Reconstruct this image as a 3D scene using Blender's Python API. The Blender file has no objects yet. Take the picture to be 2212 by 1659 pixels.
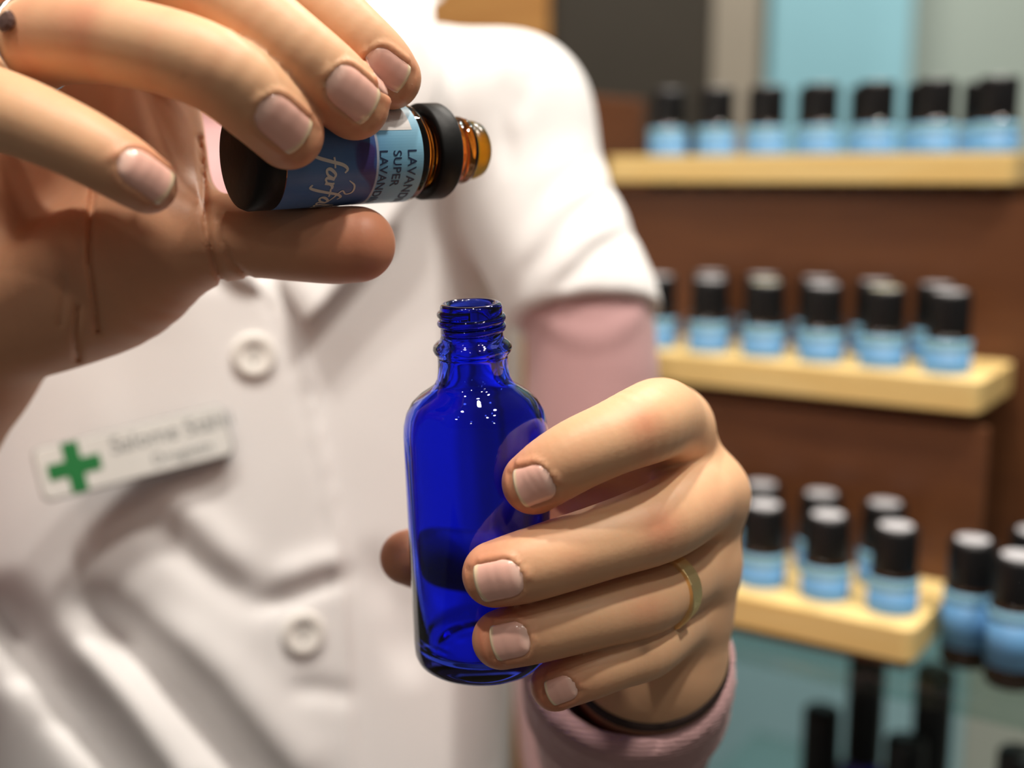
import bpy, bmesh, math, random
import numpy as np
from mathutils import Vector, Matrix

random.seed(7)
rng = np.random.default_rng(7)
SC = bpy.context.scene
COL = SC.collection

# ------------------------------------------------------------------ camera
FPX, CXP, CYP = 2600.0, 1106.0, 829.5          # focal length in pixels of the 2212x1659 frame
PITCH = math.radians(10.0)
CAM_Z = 1.30
CP, SP = math.cos(PITCH), math.sin(PITCH)
cam_d = bpy.data.cameras.new('camera')
cam = bpy.data.objects.new('camera', cam_d)
COL.objects.link(cam)
cam.location = (0, 0, CAM_Z)
cam.rotation_euler = (math.pi / 2 - PITCH, 0, 0)
cam_d.sensor_width = 36.0
cam_d.lens = 36.0 * FPX / 2212.0
cam_d.clip_start = 0.02
cam_d.clip_end = 50
cam_d.dof.use_dof = True
cam_d.dof.focus_distance = 0.292
cam_d.dof.aperture_fstop = cam_d.lens / 8.6
SC.camera = cam

# ------------------------------------------------------------------ light of the room
world = bpy.data.worlds.new('shop_daylight')
SC.world = world
world.use_nodes = True
world.node_tree.nodes['Background'].inputs[0].default_value = (1.0, 0.95, 0.90, 1)
world.node_tree.nodes['Background'].inputs[1].default_value = 0.10
SC.view_settings.view_transform = 'Standard'
SC.view_settings.look = 'None'
SC.view_settings.gamma = 1.0
SC.view_settings.use_curve_mapping = False
SC.view_settings.exposure = -0.10
CEIL_Z = 2.55
LAMP_GAIN = 0.40
LAMPS = [(-0.75, -0.55, 6), (0.42, -0.50, 6), (0.62, -0.28, 6), (-0.20, -1.10, 3), (0.95, -1.0, 3), (0.06, 0.24, 27),
         (0.50, 0.10, 34), (-0.38, -0.02, 24), (0.72, 1.10, 28), (0.35, 1.25, 28)]  # the last two are added to brighten the back wall

# ------------------------------------------------------------------ helpers
def P(px, py, d):
    """camera frame point (mm): x right, y up, z depth, from a pixel and a depth"""
    return np.array([(px - CXP) * d / FPX, -(py - CYP) * d / FPX, d], float)

def to_world(v):
    """camera frame mm -> world metres"""
    v = np.asarray(v, float)
    X, Y, Z = v[..., 0], v[..., 1], v[..., 2]
    return np.stack([X, Y * SP + Z * CP, Y * CP - Z * SP + CAM_Z * 1000.0], -1) * 0.001

def dir_world(v):
    v = np.asarray(v, float)
    return Vector((v[0], v[1] * SP + v[2] * CP, v[1] * CP - v[2] * SP)).normalized()

def wcross(a, b):
    """cross product as seen in the world (the camera frame with depth as z is left-handed)"""
    return -np.cross(a, b)

def tag(o, label=None, cat=None, group=None, kind=None):
    if label: o['label'] = label
    if cat: o['category'] = cat
    if group: o['group'] = group
    if kind: o['kind'] = kind
    return o

def empty(name, loc=(0, 0, 0)):
    o = bpy.data.objects.new(name, None)
    o.empty_display_size = 0.01
    COL.objects.link(o)
    o.location = loc
    return o

def parent_world(o):
    m = Matrix.LocRotScale(o.location, o.rotation_euler, o.scale)
    return parent_world(o.parent) @ o.matrix_parent_inverse @ m if o.parent else m

def obj(name, mesh, mat=None, parent=None, smooth=True, local=False):
    o = bpy.data.objects.new(name, mesh)
    COL.objects.link(o)
    if mat is not None:
        mesh.materials.clear()
        mesh.materials.append(mat)
    if smooth is not None:
        mesh.polygons.foreach_set('use_smooth', [bool(smooth)] * len(mesh.polygons))
    if parent is not None:
        o.parent = parent
        if not local:                            # the mesh is given in world metres
            o.matrix_parent_inverse = parent_world(parent).inverted()
    return o

def mesh_arrays(name, V, Fq, scale_world=True):
    """fast mesh from arrays; V world metres (n,3), Fq (m,4) or (m,3) ints"""
    V = np.asarray(V, np.float32); Fq = np.asarray(Fq, np.int32)
    m = bpy.data.meshes.new(name)
    n, k = Fq.shape
    m.vertices.add(len(V)); m.vertices.foreach_set('co', V.ravel())
    m.loops.add(n * k); m.loops.foreach_set('vertex_index', Fq.ravel())
    m.polygons.add(n)
    m.polygons.foreach_set('loop_start', np.arange(0, n * k, k, dtype=np.int32))
    m.update(calc_edges=True)
    m.validate()
    return m

def mesh_bm(name, bm):
    m = bpy.data.meshes.new(name)
    bmesh.ops.recalc_face_normals(bm, faces=bm.faces)
    bm.to_mesh(m); bm.free()
    return m

def lathe(name, prof, seg=64, s=0.001, closed=False):
    """revolve (r, z) mm profile about z; closed joins the last point to the first"""
    bm = bmesh.new()
    rings = []
    for r, z in prof:
        if r < 1e-6:
            rings.append([bm.verts.new((0, 0, z * s))])
        else:
            rings.append([bm.verts.new((r * s * math.cos(2 * math.pi * i / seg), r * s * math.sin(2 * math.pi * i / seg), z * s)) for i in range(seg)])
    pairs = list(zip(rings[:-1], rings[1:]))
    if closed: pairs.append((rings[-1], rings[0]))
    for A, B in pairs:
        for i in range(seg):
            j = (i + 1) % seg
            if len(A) == 1 and len(B) == 1: continue
            if len(A) == 1: bm.faces.new((A[0], B[j], B[i]))
            elif len(B) == 1: bm.faces.new((A[i], A[j], B[0]))
            else: bm.faces.new((A[i], A[j], B[j], B[i]))
    return mesh_bm(name, bm)

def box_mesh(name, x0, x1, y0, y1, z0, z1, bev=0.0):
    bm = bmesh.new()
    bmesh.ops.create_cube(bm, size=1.0)
    for v in bm.verts:
        v.co = Vector((x0 + (v.co.x + .5) * (x1 - x0), y0 + (v.co.y + .5) * (y1 - y0), z0 + (v.co.z + .5) * (z1 - z0)))
    if bev > 0:
        bmesh.ops.bevel(bm, geom=list(bm.edges), offset=bev, segments=2, affect='EDGES', profile=0.5)
    return mesh_bm(name, bm)

def sstep(a, b, x):
    t = np.clip((x - a) / (b - a), 0, 1)
    return t * t * (3 - 2 * t)

# ------------------------------------------------------------------ materials
def mat_new(name):
    m = bpy.data.materials.new(name); m.use_nodes = True
    nt = m.node_tree
    return m, nt, nt.nodes['Principled BSDF']

def simple(name, col, rough=0.5, metal=0.0, noise=0.0, nscale=60.0, bump=0.0, bscale=400.0, coat=0.0, spec=0.5, trans=0.0, ior=1.45):
    m, nt, b = mat_new(name)
    b.inputs['Base Color'].default_value = (*col, 1)
    b.inputs['Roughness'].default_value = rough
    b.inputs['Metallic'].default_value = metal
    b.inputs['Coat Weight'].default_value = coat
    b.inputs['Specular IOR Level'].default_value = spec
    b.inputs['Transmission Weight'].default_value = trans
    b.inputs['IOR'].default_value = ior
    tc = nt.nodes.new('ShaderNodeTexCoord')
    if noise > 0:
        n = nt.nodes.new('ShaderNodeTexNoise'); n.inputs['Scale'].default_value = nscale; n.inputs['Detail'].default_value = 4
        mr = nt.nodes.new('ShaderNodeMapRange'); mr.inputs['To Min'].default_value = 1 - noise; mr.inputs['To Max'].default_value = 1 + noise
        mx = nt.nodes.new('ShaderNodeMix'); mx.data_type = 'RGBA'; mx.blend_type = 'MULTIPLY'; mx.inputs['Factor'].default_value = 1
        mx.inputs['A'].default_value = (*col, 1)
        nt.links.new(tc.outputs['Object'], n.inputs['Vector'])
        nt.links.new(n.outputs['Fac'], mr.inputs['Value'])
        nt.links.new(mr.outputs['Result'], mx.inputs['B'])
        nt.links.new(mx.outputs['Result'], b.inputs['Base Color'])
    if bump > 0:
        n2 = nt.nodes.new('ShaderNodeTexNoise'); n2.inputs['Scale'].default_value = bscale; n2.inputs['Detail'].default_value = 3
        bp = nt.nodes.new('ShaderNodeBump'); bp.inputs['Strength'].default_value = bump; bp.inputs['Distance'].default_value = 0.0006
        nt.links.new(tc.outputs['Object'], n2.inputs['Vector'])
        nt.links.new(n2.outputs['Fac'], bp.inputs['Height'])
        nt.links.new(bp.outputs['Normal'], b.inputs['Normal'])
    return m

def wood(name, c1, c2, scale=14.0, rough=0.45):
    m, nt, b = mat_new(name)
    tc = nt.nodes.new('ShaderNodeTexCoord')
    mp = nt.nodes.new('ShaderNodeMapping'); mp.inputs['Scale'].default_value = (1.0, 9.0, 9.0)
    n = nt.nodes.new('ShaderNodeTexNoise'); n.inputs['Scale'].default_value = scale; n.inputs['Detail'].default_value = 6; n.inputs['Distortion'].default_value = 0.6
    cr = nt.nodes.new('ShaderNodeValToRGB')
    cr.color_ramp.elements[0].position = 0.3; cr.color_ramp.elements[0].color = (*c1, 1)
    cr.color_ramp.elements[1].position = 0.7; cr.color_ramp.elements[1].color = (*c2, 1)
    nt.links.new(tc.outputs['Object'], mp.inputs['Vector'])
    nt.links.new(mp.outputs['Vector'], n.inputs['Vector'])
    nt.links.new(n.outputs['Fac'], cr.inputs['Fac'])
    nt.links.new(cr.outputs['Color'], b.inputs['Base Color'])
    b.inputs['Roughness'].default_value = rough
    return m

def glass(name, col, rough=0.0, ior=1.5):
    m, nt, b = mat_new(name)
    b.inputs['Base Color'].default_value = (*col, 1)
    b.inputs['Transmission Weight'].default_value = 1.0
    b.inputs['Roughness'].default_value = rough
    b.inputs['IOR'].default_value = ior
    return m

def sheet_glass():
    m, nt, b = mat_new('shelf_glass')
    out = nt.nodes['Material Output']
    tr = nt.nodes.new('ShaderNodeBsdfTransparent'); tr.inputs['Color'].default_value = (0.86, 0.95, 0.93, 1)
    gl = nt.nodes.new('ShaderNodeBsdfGlossy'); gl.inputs['Roughness'].default_value = 0.05
    mx = nt.nodes.new('ShaderNodeMixShader')
    mx.inputs[0].default_value = 0.10
    nt.links.new(tr.outputs[0], mx.inputs[1]); nt.links.new(gl.outputs[0], mx.inputs[2])
    nt.links.new(mx.outputs[0], out.inputs['Surface'])
    nt.nodes.remove(b)
    return m

def skin_mat():
    m, nt, b = mat_new('skin')
    at = nt.nodes.new('ShaderNodeAttribute'); at.attribute_name = 'skin_colour'
    tc = nt.nodes.new('ShaderNodeTexCoord')
    n = nt.nodes.new('ShaderNodeTexNoise'); n.inputs['Scale'].default_value = 130; n.inputs['Detail'].default_value = 5
    mr = nt.nodes.new('ShaderNodeMapRange'); mr.inputs['To Min'].default_value = 0.93; mr.inputs['To Max'].default_value = 1.07
    mx = nt.nodes.new('ShaderNodeMix'); mx.data_type = 'RGBA'; mx.blend_type = 'MULTIPLY'; mx.inputs['Factor'].default_value = 1
    nt.links.new(tc.outputs['Object'], n.inputs['Vector']); nt.links.new(n.outputs['Fac'], mr.inputs['Value'])
    nt.links.new(at.outputs['Color'], mx.inputs['A']); nt.links.new(mr.outputs['Result'], mx.inputs['B'])
    nt.links.new(mx.outputs['Result'], b.inputs['Base Color'])
    b.inputs['Roughness'].default_value = 0.48
    b.inputs['Specular IOR Level'].default_value = 0.35
    b.inputs['Subsurface Weight'].default_value = 0.30
    b.inputs['Subsurface Radius'].default_value = (1.0, 0.35, 0.2)
    b.inputs['Subsurface Scale'].default_value = 0.004
    v = nt.nodes.new('ShaderNodeTexVoronoi'); v.inputs['Scale'].default_value = 900
    n2 = nt.nodes.new('ShaderNodeTexNoise'); n2.inputs['Scale'].default_value = 500; n2.inputs['Detail'].default_value = 4
    bp = nt.nodes.new('ShaderNodeBump'); bp.inputs['Strength'].default_value = 0.05; bp.inputs['Distance'].default_value = 0.0004
    nt.links.new(tc.outputs['Object'], v.inputs['Vector']); nt.links.new(tc.outputs['Object'], n2.inputs['Vector'])
    ad = nt.nodes.new('ShaderNodeMath'); ad.operation = 'ADD'
    nt.links.new(v.outputs['Distance'], ad.inputs[0]); nt.links.new(n2.outputs['Fac'], ad.inputs[1])
    nt.links.new(ad.outputs[0], bp.inputs['Height']); nt.links.new(bp.outputs['Normal'], b.inputs['Normal'])
    return m

def nail_mat():
    m, nt, b = mat_new('fingernail')
    at = nt.nodes.new('ShaderNodeAttribute'); at.attribute_name = 'nail_colour'
    nt.links.new(at.outputs['Color'], b.inputs['Base Color'])
    b.inputs['Roughness'].default_value = 0.22
    b.inputs['Coat Weight'].default_value = 0.5
    b.inputs['Coat Roughness'].default_value = 0.12
    b.inputs['Subsurface Weight'].default_value = 0.1
    b.inputs['Subsurface Radius'].default_value = (1.0, 0.4, 0.25)
    b.inputs['Subsurface Scale'].default_value = 0.002
    return m

def knit(name, col, scale=900.0):
    m, nt, b = mat_new(name)
    tc = nt.nodes.new('ShaderNodeTexCoord')
    w = nt.nodes.new('ShaderNodeTexWave'); w.wave_type = 'BANDS'; w.bands_direction = 'Z'
    w.inputs['Scale'].default_value = scale * .3; w.inputs['Distortion'].default_value = 3; w.inputs['Detail'].default_value = 2
    n = nt.nodes.new('ShaderNodeTexNoise'); n.inputs['Scale'].default_value = scale; n.inputs['Detail'].default_value = 3
    ad = nt.nodes.new('ShaderNodeMath'); ad.operation = 'ADD'
    bp = nt.nodes.new('ShaderNodeBump'); bp.inputs['Strength'].default_value = 0.35; bp.inputs['Distance'].default_value = 0.0008
    nt.links.new(tc.outputs['Object'], w.inputs['Vector']); nt.links.new(tc.outputs['Object'], n.inputs['Vector'])
    nt.links.new(w.outputs['Fac'], ad.inputs[0]); nt.links.new(n.outputs['Fac'], ad.inputs[1])
    nt.links.new(ad.outputs[0], bp.inputs['Height']); nt.links.new(bp.outputs['Normal'], b.inputs['Normal'])
    b.inputs['Base Color'].default_value = (*col, 1)
    b.inputs['Roughness'].default_value = 0.85
    b.inputs['Specular IOR Level'].default_value = 0.2
    b.inputs['Sheen Weight'].default_value = 0.3
    b.inputs['Sheen Roughness'].default_value = 0.5
    return m

M = {
    'skin': skin_mat(), 'nail': nail_mat(),
    'coat': simple('white_cotton', (0.88, 0.86, 0.85), 0.8, noise=0.03, nscale=25, bump=0.25, bscale=1500, spec=0.2),
    'button': simple('white_button', (0.84, 0.81, 0.76), 0.3),
    'pink': knit('pink_knit', (0.56, 0.33, 0.33)),
    'blue_glass': glass('cobalt_glass', (0.04, 0.085, 0.88)),
    'amber': glass('amber_glass', (0.50, 0.15, 0.012)),
    'yellow_plastic': glass('yellow_dropper_plastic', (0.97, 0.62, 0.03), 0.25, 1.45),
    'black': simple('black_plastic', (0.010, 0.010, 0.010), 0.5, bump=0.1, spec=0.25),
    'cap': simple('black_cap', (0.010, 0.010, 0.011), 0.38, noise=0.2, spec=0.35),
    'gold': simple('gold', (0.95, 0.70, 0.34), 0.42, 1.0, bump=0.2, bscale=700),
    'silver': simple('silver', (0.85, 0.83, 0.80), 0.18, 1.0),
    'stone': simple('brown_stone', (0.12, 0.07, 0.06), 0.1),
    'cord': simple('dark_brown_cord', (0.03, 0.015, 0.012), 0.6, bump=0.2),
    'badge': simple('badge_plastic', (0.72, 0.72, 0.69), 0.3),
    'badge_edge': simple('badge_metal_edge', (0.16, 0.16, 0.16), 0.35, 0.6),
    'green': simple('green_print', (0.022, 0.19, 0.055), 0.4),
    'grey_print': simple('grey_print', (0.22, 0.24, 0.24), 0.5),
    'navy_print': simple('navy_print', (0.02, 0.035, 0.09), 0.5),
    'cream_print': simple('cream_print', (0.75, 0.73, 0.66), 0.5),
    'white_print': simple('white_print', (0.80, 0.76, 0.74), 0.5),
    'pale_wood': wood('pale_wood', (0.90, 0.61, 0.22), (0.95, 0.70, 0.30)),
    'oak': wood('orange_wood', (0.45, 0.20, 0.05), (0.56, 0.28, 0.08)),
    'brown_wood': wood('brown_wood', (0.12, 0.040, 0.014), (0.16, 0.056, 0.019)),
    'label_blue': simple('pale_blue_label', (0.13, 0.33, 0.60), 0.45, noise=0.25, nscale=90),
    'label_band': simple('light_blue_band', (0.25, 0.52, 0.72), 0.45),
    'yellow_top': simple('yellow_sticker', (0.75, 0.72, 0.28), 0.4),
    'white_top': simple('pale_sticker', (0.55, 0.55, 0.58), 0.3),  # pale disc standing in for the sheen on glossy black caps
    'amber_dark': simple('dark_amber_bottle', (0.03, 0.012, 0.004), 0.08, coat=0.5),
    'cobalt_dark': simple('dark_cobalt_bottle', (0.01, 0.01, 0.14), 0.06, coat=0.5),
    'shelf_glass': sheet_glass(),
    'wall': simple('grey_green_wall', (0.36, 0.43, 0.39), 0.7, noise=0.08, nscale=3),
    'panel': simple('light_blue_panel', (0.28, 0.56, 0.66), 0.5, noise=0.12, nscale=4),
    'lit_panel': simple('light_blue_panel_lit', (0.42, 0.72, 0.80), 0.45, noise=0.1, nscale=4),  # light blue panel made paler, standing in for light missing under the rack
    'low_grey': simple('pale_grey_panel', (0.55, 0.62, 0.55), 0.6, noise=0.08, nscale=4),
    'hair': simple('brown_hair', (0.08, 0.04, 0.02), 0.45, noise=0.3, nscale=200, bump=0.4, bscale=300),
    'beige': simple('beige_trim', (0.34, 0.30, 0.24), 0.6, noise=0.06, nscale=8),
    'dark_panel': simple('dark_brown_panel', (0.045, 0.038, 0.028), 0.5, noise=0.3, nscale=9),
    'floor': simple('floor_tile', (0.16, 0.13, 0.11), 0.5, noise=0.08, nscale=3),
    'ceiling': simple('ceiling_paint', (0.80, 0.78, 0.74), 0.9, noise=0.03, nscale=3),
    'lamp_ring': simple('lamp_housing', (0.75, 0.75, 0.74), 0.3, 0.3),
}

# ------------------------------------------------------------------ signed distance modelling (camera frame, mm)
def catmull(ctrl, n=5):
    """ctrl (m,4) x,y,z,r -> resampled rows"""
    c = np.asarray(ctrl, float)
    c = np.vstack([2 * c[0] - c[1], c, 2 * c[-1] - c[-2]])
    out = []
    for i in range(1, len(c) - 2):
        p0, p1, p2, p3 = c[i - 1], c[i], c[i + 1], c[i + 2]
        for t in np.linspace(0, 1, n, endpoint=False):
            out.append(0.5 * ((2 * p1) + (-p0 + p2) * t + (2 * p0 - 5 * p1 + 4 * p2 - p3) * t * t + (-p0 + 3 * p1 - 3 * p2 + p3) * t ** 3))
    out.append(c[-2])
    return np.array(out)

def chain_px(rows):
    """rows of (px, py, depth, radius mm) -> (n,4) mm"""
    return np.array([[*P(r[0], r[1], r[2]), r[3]] for r in rows])

def sd_chain(X, ch, margin=12.0):
    """distance to a chain of tapered capsules, evaluated near it only"""
    X = np.asarray(X, np.float32)
    lo = (ch[:, :3] - ch[:, 3:4]).min(0) - margin
    hi = (ch[:, :3] + ch[:, 3:4]).max(0) + margin
    sel = (X[:, 0] > lo[0]) & (X[:, 0] < hi[0])
    for a in (1, 2): sel &= (X[:, a] > lo[a]) & (X[:, a] < hi[a])
    out = np.full(len(X), margin + 40.0, np.float32)
    sel = np.nonzero(sel)[0]
    if not len(sel): return out
    x, y, z = (np.ascontiguousarray(X[sel, a]) for a in range(3))
    best = np.full(len(sel), margin + 40.0, np.float32)
    f4 = np.float32
    for a, b in zip(ch[:-1], ch[1:]):
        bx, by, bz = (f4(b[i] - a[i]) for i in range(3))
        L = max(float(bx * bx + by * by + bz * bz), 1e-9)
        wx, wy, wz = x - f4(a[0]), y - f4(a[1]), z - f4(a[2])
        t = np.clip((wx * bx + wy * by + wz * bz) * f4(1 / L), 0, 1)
        wx -= t * bx; wy -= t * by; wz -= t * bz
        d = np.sqrt(wx * wx + wy * wy + wz * wz) - (f4(a[3]) + t * f4(b[3] - a[3]))
        np.minimum(best, d, out=best)
    out[sel] = best
    return out

def smin(a, b, k):
    h = np.clip(0.5 + 0.5 * (b - a) / k, 0, 1)
    return b + (a - b) * h - k * h * (1 - h)

def smax(a, b, k):
    return -smin(-a, -b, k)

def surface_nets(F, origin, h):
    S = F < 0
    c = [S[i:F.shape[0] - 1 + i, j:F.shape[1] - 1 + j, k:F.shape[2] - 1 + k] for i in (0, 1) for j in (0, 1) for k in (0, 1)]
    anyc = c[0].copy(); allc = c[0].copy()
    for x in c[1:]:
        anyc |= x; allc &= x
    act = anyc & ~allc
    I, J, K = np.nonzero(act)
    vid = np.full(act.shape, -1, np.int64); vid[I, J, K] = np.arange(len(I))
    corner = {}
    for i in (0, 1):
        for j in (0, 1):
            for k in (0, 1):
                corner[i, j, k] = F[I + i, J + j, K + k]
    acc = np.zeros((len(I), 3)); cnt = np.zeros(len(I))
    ks = list(corner)
    for a in ks:
        for ax in range(3):
            if a[ax] == 0:
                b = list(a); b[ax] = 1; b = tuple(b)
                fa, fb = corner[a], corner[b]
                m = (fa < 0) != (fb < 0)
                t = np.where(m, fa / np.where(m, fa - fb, 1), 0)
                p = np.array(a, float)[None, :].repeat(len(I), 0)
                p[:, ax] += t
                acc[m] += p[m]; cnt[m] += 1
    V = (acc / np.maximum(cnt, 1)[:, None] + np.stack([I, J, K], 1)) * h + origin
    faces = []
    for ax in range(3):
        o1, o2 = [(1, 2), (2, 0), (0, 1)][ax]
        s0 = [slice(None)] * 3; s1 = [slice(None)] * 3
        s0[ax] = slice(0, -1); s1[ax] = slice(1, None)
        A, B = S[tuple(s0)], S[tuple(s1)]
        E = A != B
        e = np.stack(np.nonzero(E), 1)
        ok = (e[:, o1] > 0) & (e[:, o2] > 0) & (e[:, o1] < act.shape[o1]) & (e[:, o2] < act.shape[o2])
        e = e[ok]
        ins = A[e[:, 0], e[:, 1], e[:, 2]]
        def cell(d1, d2):
            q = e.copy(); q[:, o1] -= d1; q[:, o2] -= d2
            return vid[q[:, 0], q[:, 1], q[:, 2]]
        f = np.stack([cell(1, 1), cell(0, 1), cell(0, 0), cell(1, 0)], 1)
        f[~ins] = f[~ins][:, ::-1]
        faces.append(f)
    Fq = np.vstack(faces)
    return V, Fq[(Fq >= 0).all(1)]

def polygonise(fn, lo, hi, h, project=2, pad=2.0):
    lo = np.asarray(lo, float); hi = np.asarray(hi, float)
    B = 5
    n = (np.ceil((hi - lo) / h / B).astype(int)) * B + 1
    nb = (n - 1) // B
    g = [lo[a] + (np.arange(nb[a]) + .5) * B * h for a in range(3)]
    C = np.stack(np.meshgrid(*g, indexing='ij'), -1).reshape(-1, 3)
    dc = fn(C).reshape(nb)
    near = np.abs(dc) < B * h * 0.87 * 1.1 + pad
    F = np.empty(n, np.float32)
    F[:-1, :-1, :-1] = np.repeat(np.repeat(np.repeat(np.where(dc < 0, -1, 1), B, 0), B, 1), B, 2)
    F[-1] = 1; F[:, -1] = 1; F[:, :, -1] = 1
    mask = np.zeros(n, bool)
    mm = np.repeat(np.repeat(np.repeat(near, B, 0), B, 1), B, 2)
    mask[:-1, :-1, :-1] = mm
    mask[1:, 1:, 1:] |= mm
    mask[1:, :-1, :-1] |= mm; mask[:-1, 1:, :-1] |= mm; mask[:-1, :-1, 1:] |= mm
    idx = np.stack(np.nonzero(mask), 1)
    vals = np.empty(len(idx), np.float32)
    for s in range(0, len(idx), 400000):
        vals[s:s + 400000] = fn(lo + idx[s:s + 400000] * h)
    F[idx[:, 0], idx[:, 1], idx[:, 2]] = vals
    # close the solid at the border of the grid
    for a in range(3):
        sl = [slice(None)] * 3
        for e in (0, -1):
            sl[a] = e; F[tuple(sl)] = np.maximum(F[tuple(sl)], 0.2)
    V, Fq = surface_nets(F, lo, h)
    inner = np.all((V > lo + 1.5 * h) & (V < lo + (n - 1) * h - 1.5 * h), 1)
    for _ in range(project):
        d = fn(V)
        N = np.stack([fn(V + np.eye(3)[a] * 0.4) - d for a in range(3)], 1)
        N /= np.maximum(np.linalg.norm(N, axis=1, keepdims=True), 1e-9)
        step = np.clip(d, -h, h)[:, None] * N
        V = np.where(inner[:, None], V - step, V)
    W = to_world(V)                                  # outward faces in world space
    a, b, c = W[Fq[:, 0]], W[Fq[:, 1]], W[Fq[:, 2]]
    if (a * np.cross(b - V.mean(0) * 0, c)).sum() < 0: Fq = Fq[:, ::-1]
    return V, Fq

def grad(fn, V, e=0.35):
    G = np.stack([fn(V + np.eye(3)[a] * e) - fn(V - np.eye(3)[a] * e) for a in range(3)], 1)
    return G / np.maximum(np.linalg.norm(G, axis=1, keepdims=True), 1e-9)

def to_px(V):
    return np.stack([CXP + V[:, 0] * FPX / V[:, 2], CYP - V[:, 1] * FPX / V[:, 2]], 1)

def seg_dist2(p, a, b):
    a = np.asarray(a, float); b = np.asarray(b, float)
    ba = b - a
    t = np.clip(((p - a) @ ba) / (ba @ ba), 0, 1)
    return np.linalg.norm(p - a - t[:, None] * ba, axis=1)

def poly_dist2(p, pts):
    return np.min([seg_dist2(p, pts[i], pts[i + 1]) for i in range(len(pts) - 1)], axis=0)

# ================================================================== STRUCTURE
def plane_box(name, x0, x1, y0, y1, z0, z1, m):
    o = obj(name, box_mesh(name, x0, x1, y0, y1, z0, z1), m, smooth=False)
    return tag(o, kind='structure')

plane_box('floor', -2.0, 2.2, -2.2, 1.9, -0.04, 0.0, M['floor'])
plane_box('ceiling', -2.0, 2.2, -2.2, 1.9, CEIL_Z, CEIL_Z + 0.04, M['ceiling'])
plane_box('wall_back', -2.0, 2.2, 1.86, 1.90, 0.0, CEIL_Z, M['wall'])

# ================================================================== HANDS
def finger(rows, n=4):
    return catmull(chain_px(rows), n)

# --- the hand round the cobalt bottle (fingers seen from the back)
LH = {
    'index': finger([(1445, 925, 327, 11.0), (1428, 905, 309, 10.6), (1392, 917, 294, 9.9), (1322, 947, 287, 8.9), (1252, 979, 285, 8.6), (1196, 1012, 286, 8.3), (1153, 1042, 288, 7.7)]),
    'middle': finger([(1523, 1066, 334, 10.6), (1487, 1092, 316, 10.4), (1420, 1130, 301, 10.1), (1310, 1168, 292, 9.2), (1200, 1203, 288, 8.9), (1125, 1226, 287, 8.6), (1070, 1240, 289, 8.0)]),
    'ring': finger([(1502, 1222, 339, 11.0), (1455, 1258, 320, 9.5), (1388, 1298, 304, 9.1), (1296, 1326, 296, 8.2), (1204, 1350, 293, 8.0), (1136, 1367, 292, 7.8), (1084, 1381, 294, 7.3)]),
    'pinky': finger([(1478, 1322, 342, 10.4), (1445, 1358, 324, 8.6), (1394, 1401, 309, 8.0), (1330, 1428, 302, 7.1), (1272, 1452, 299, 6.8), (1228, 1468, 299, 6.6), (1200, 1481, 300, 6.3)]),
    'thumb': finger([(1390, 1330, 356, 14.0), (1260, 1270, 356, 11.5), (1150, 1240, 352, 10.0), (1030, 1220, 347, 9.8), (930, 1207, 338, 9.2), (880, 1204, 334, 7.6)]),
}
LW = (1398, 1425, 352)
LPALM = [finger([(1436, 935, 330, 11.0), (1420, 1130, 345, 13.0), (*LW, 19.0)], 4),
         finger([(1515, 1075, 337, 10.5), (1470, 1220, 345, 13.5), (*LW, 19.0)], 4),
         finger([(1496, 1228, 341, 11.0), (1460, 1320, 346, 14.0), (*LW, 19.0)], 4),
         finger([(1474, 1325, 344, 10.6), (1440, 1380, 348, 14.0), (*LW, 19.0)], 4),
         finger([(1395, 1325, 356, 15.0), (*LW, 19.5)], 4),
         finger([(1225, 985, 340, 8.5), (1320, 962, 329, 9.5), (1400, 945, 320, 10.0)], 4),
         finger([(1240, 1010, 354, 11.0), (1330, 985, 348, 12.0), (1425, 950, 338, 12.0)], 4),
         finger([(1150, 1130, 356, 11.0), (1260, 1120, 352, 13.5), (1400, 1080, 348, 14.0)], 4),
         finger([(1150, 1200, 355, 11.0), (1270, 1220, 356, 14.0), (1400, 1240, 352, 16.0)], 4),
         finger([(1447, 930, 333, 10.6), (1484, 1000, 338, 9.6), (1518, 1070, 338, 10.4)], 4),
         finger([(1518, 1075, 338, 10.2), (1508, 1150, 342, 10.0), (1500, 1225, 341, 10.6), (1478, 1320, 345, 10.4)], 4)]
LARM = finger([(*LW, 20.0), (1380, 1530, 385, 21.5), (1360, 1650, 425, 25.0), (1345, 1760, 470, 30.0)], 5)

# the two bottles the hands close on: soft flesh gives way to the glass
def sd_can(X, a, b, r):
    ax = (b - a) / np.linalg.norm(b - a)
    q = X - a
    h = q @ ax
    rad = np.linalg.norm(q - h[:, None] * ax, axis=1) - r
    return np.maximum(rad, np.maximum(-h, h - np.linalg.norm(b - a)))
BLUE_BASE, BLUE_TOP = P(1046, 1420, 320), P(1017, 654, 297)
BLUE_SH = BLUE_BASE + (BLUE_TOP - BLUE_BASE) * 0.70
AMB_BASE, AMB_END = P(516, 343, 286), P(860, 330, 311)
AMB_TIP = AMB_BASE + (AMB_END - AMB_BASE) * 1.28

def sd_left(X):
    f = None
    for k in ('index', 'middle', 'ring', 'pinky'):
        d = sd_chain(X, LH[k])
        f = d if f is None else smin(f, d, 1.0)
    p = sd_chain(X, LARM)
    for c in LPALM: p = smin(p, sd_chain(X, c), 7.0)
    d = smin(p, f, 5.0)
    d = smin(d, sd_chain(X, LH['thumb']), 4.0)
    return smax(d, -sd_can(X, BLUE_BASE, BLUE_SH, 18.5), 0.8)

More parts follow.
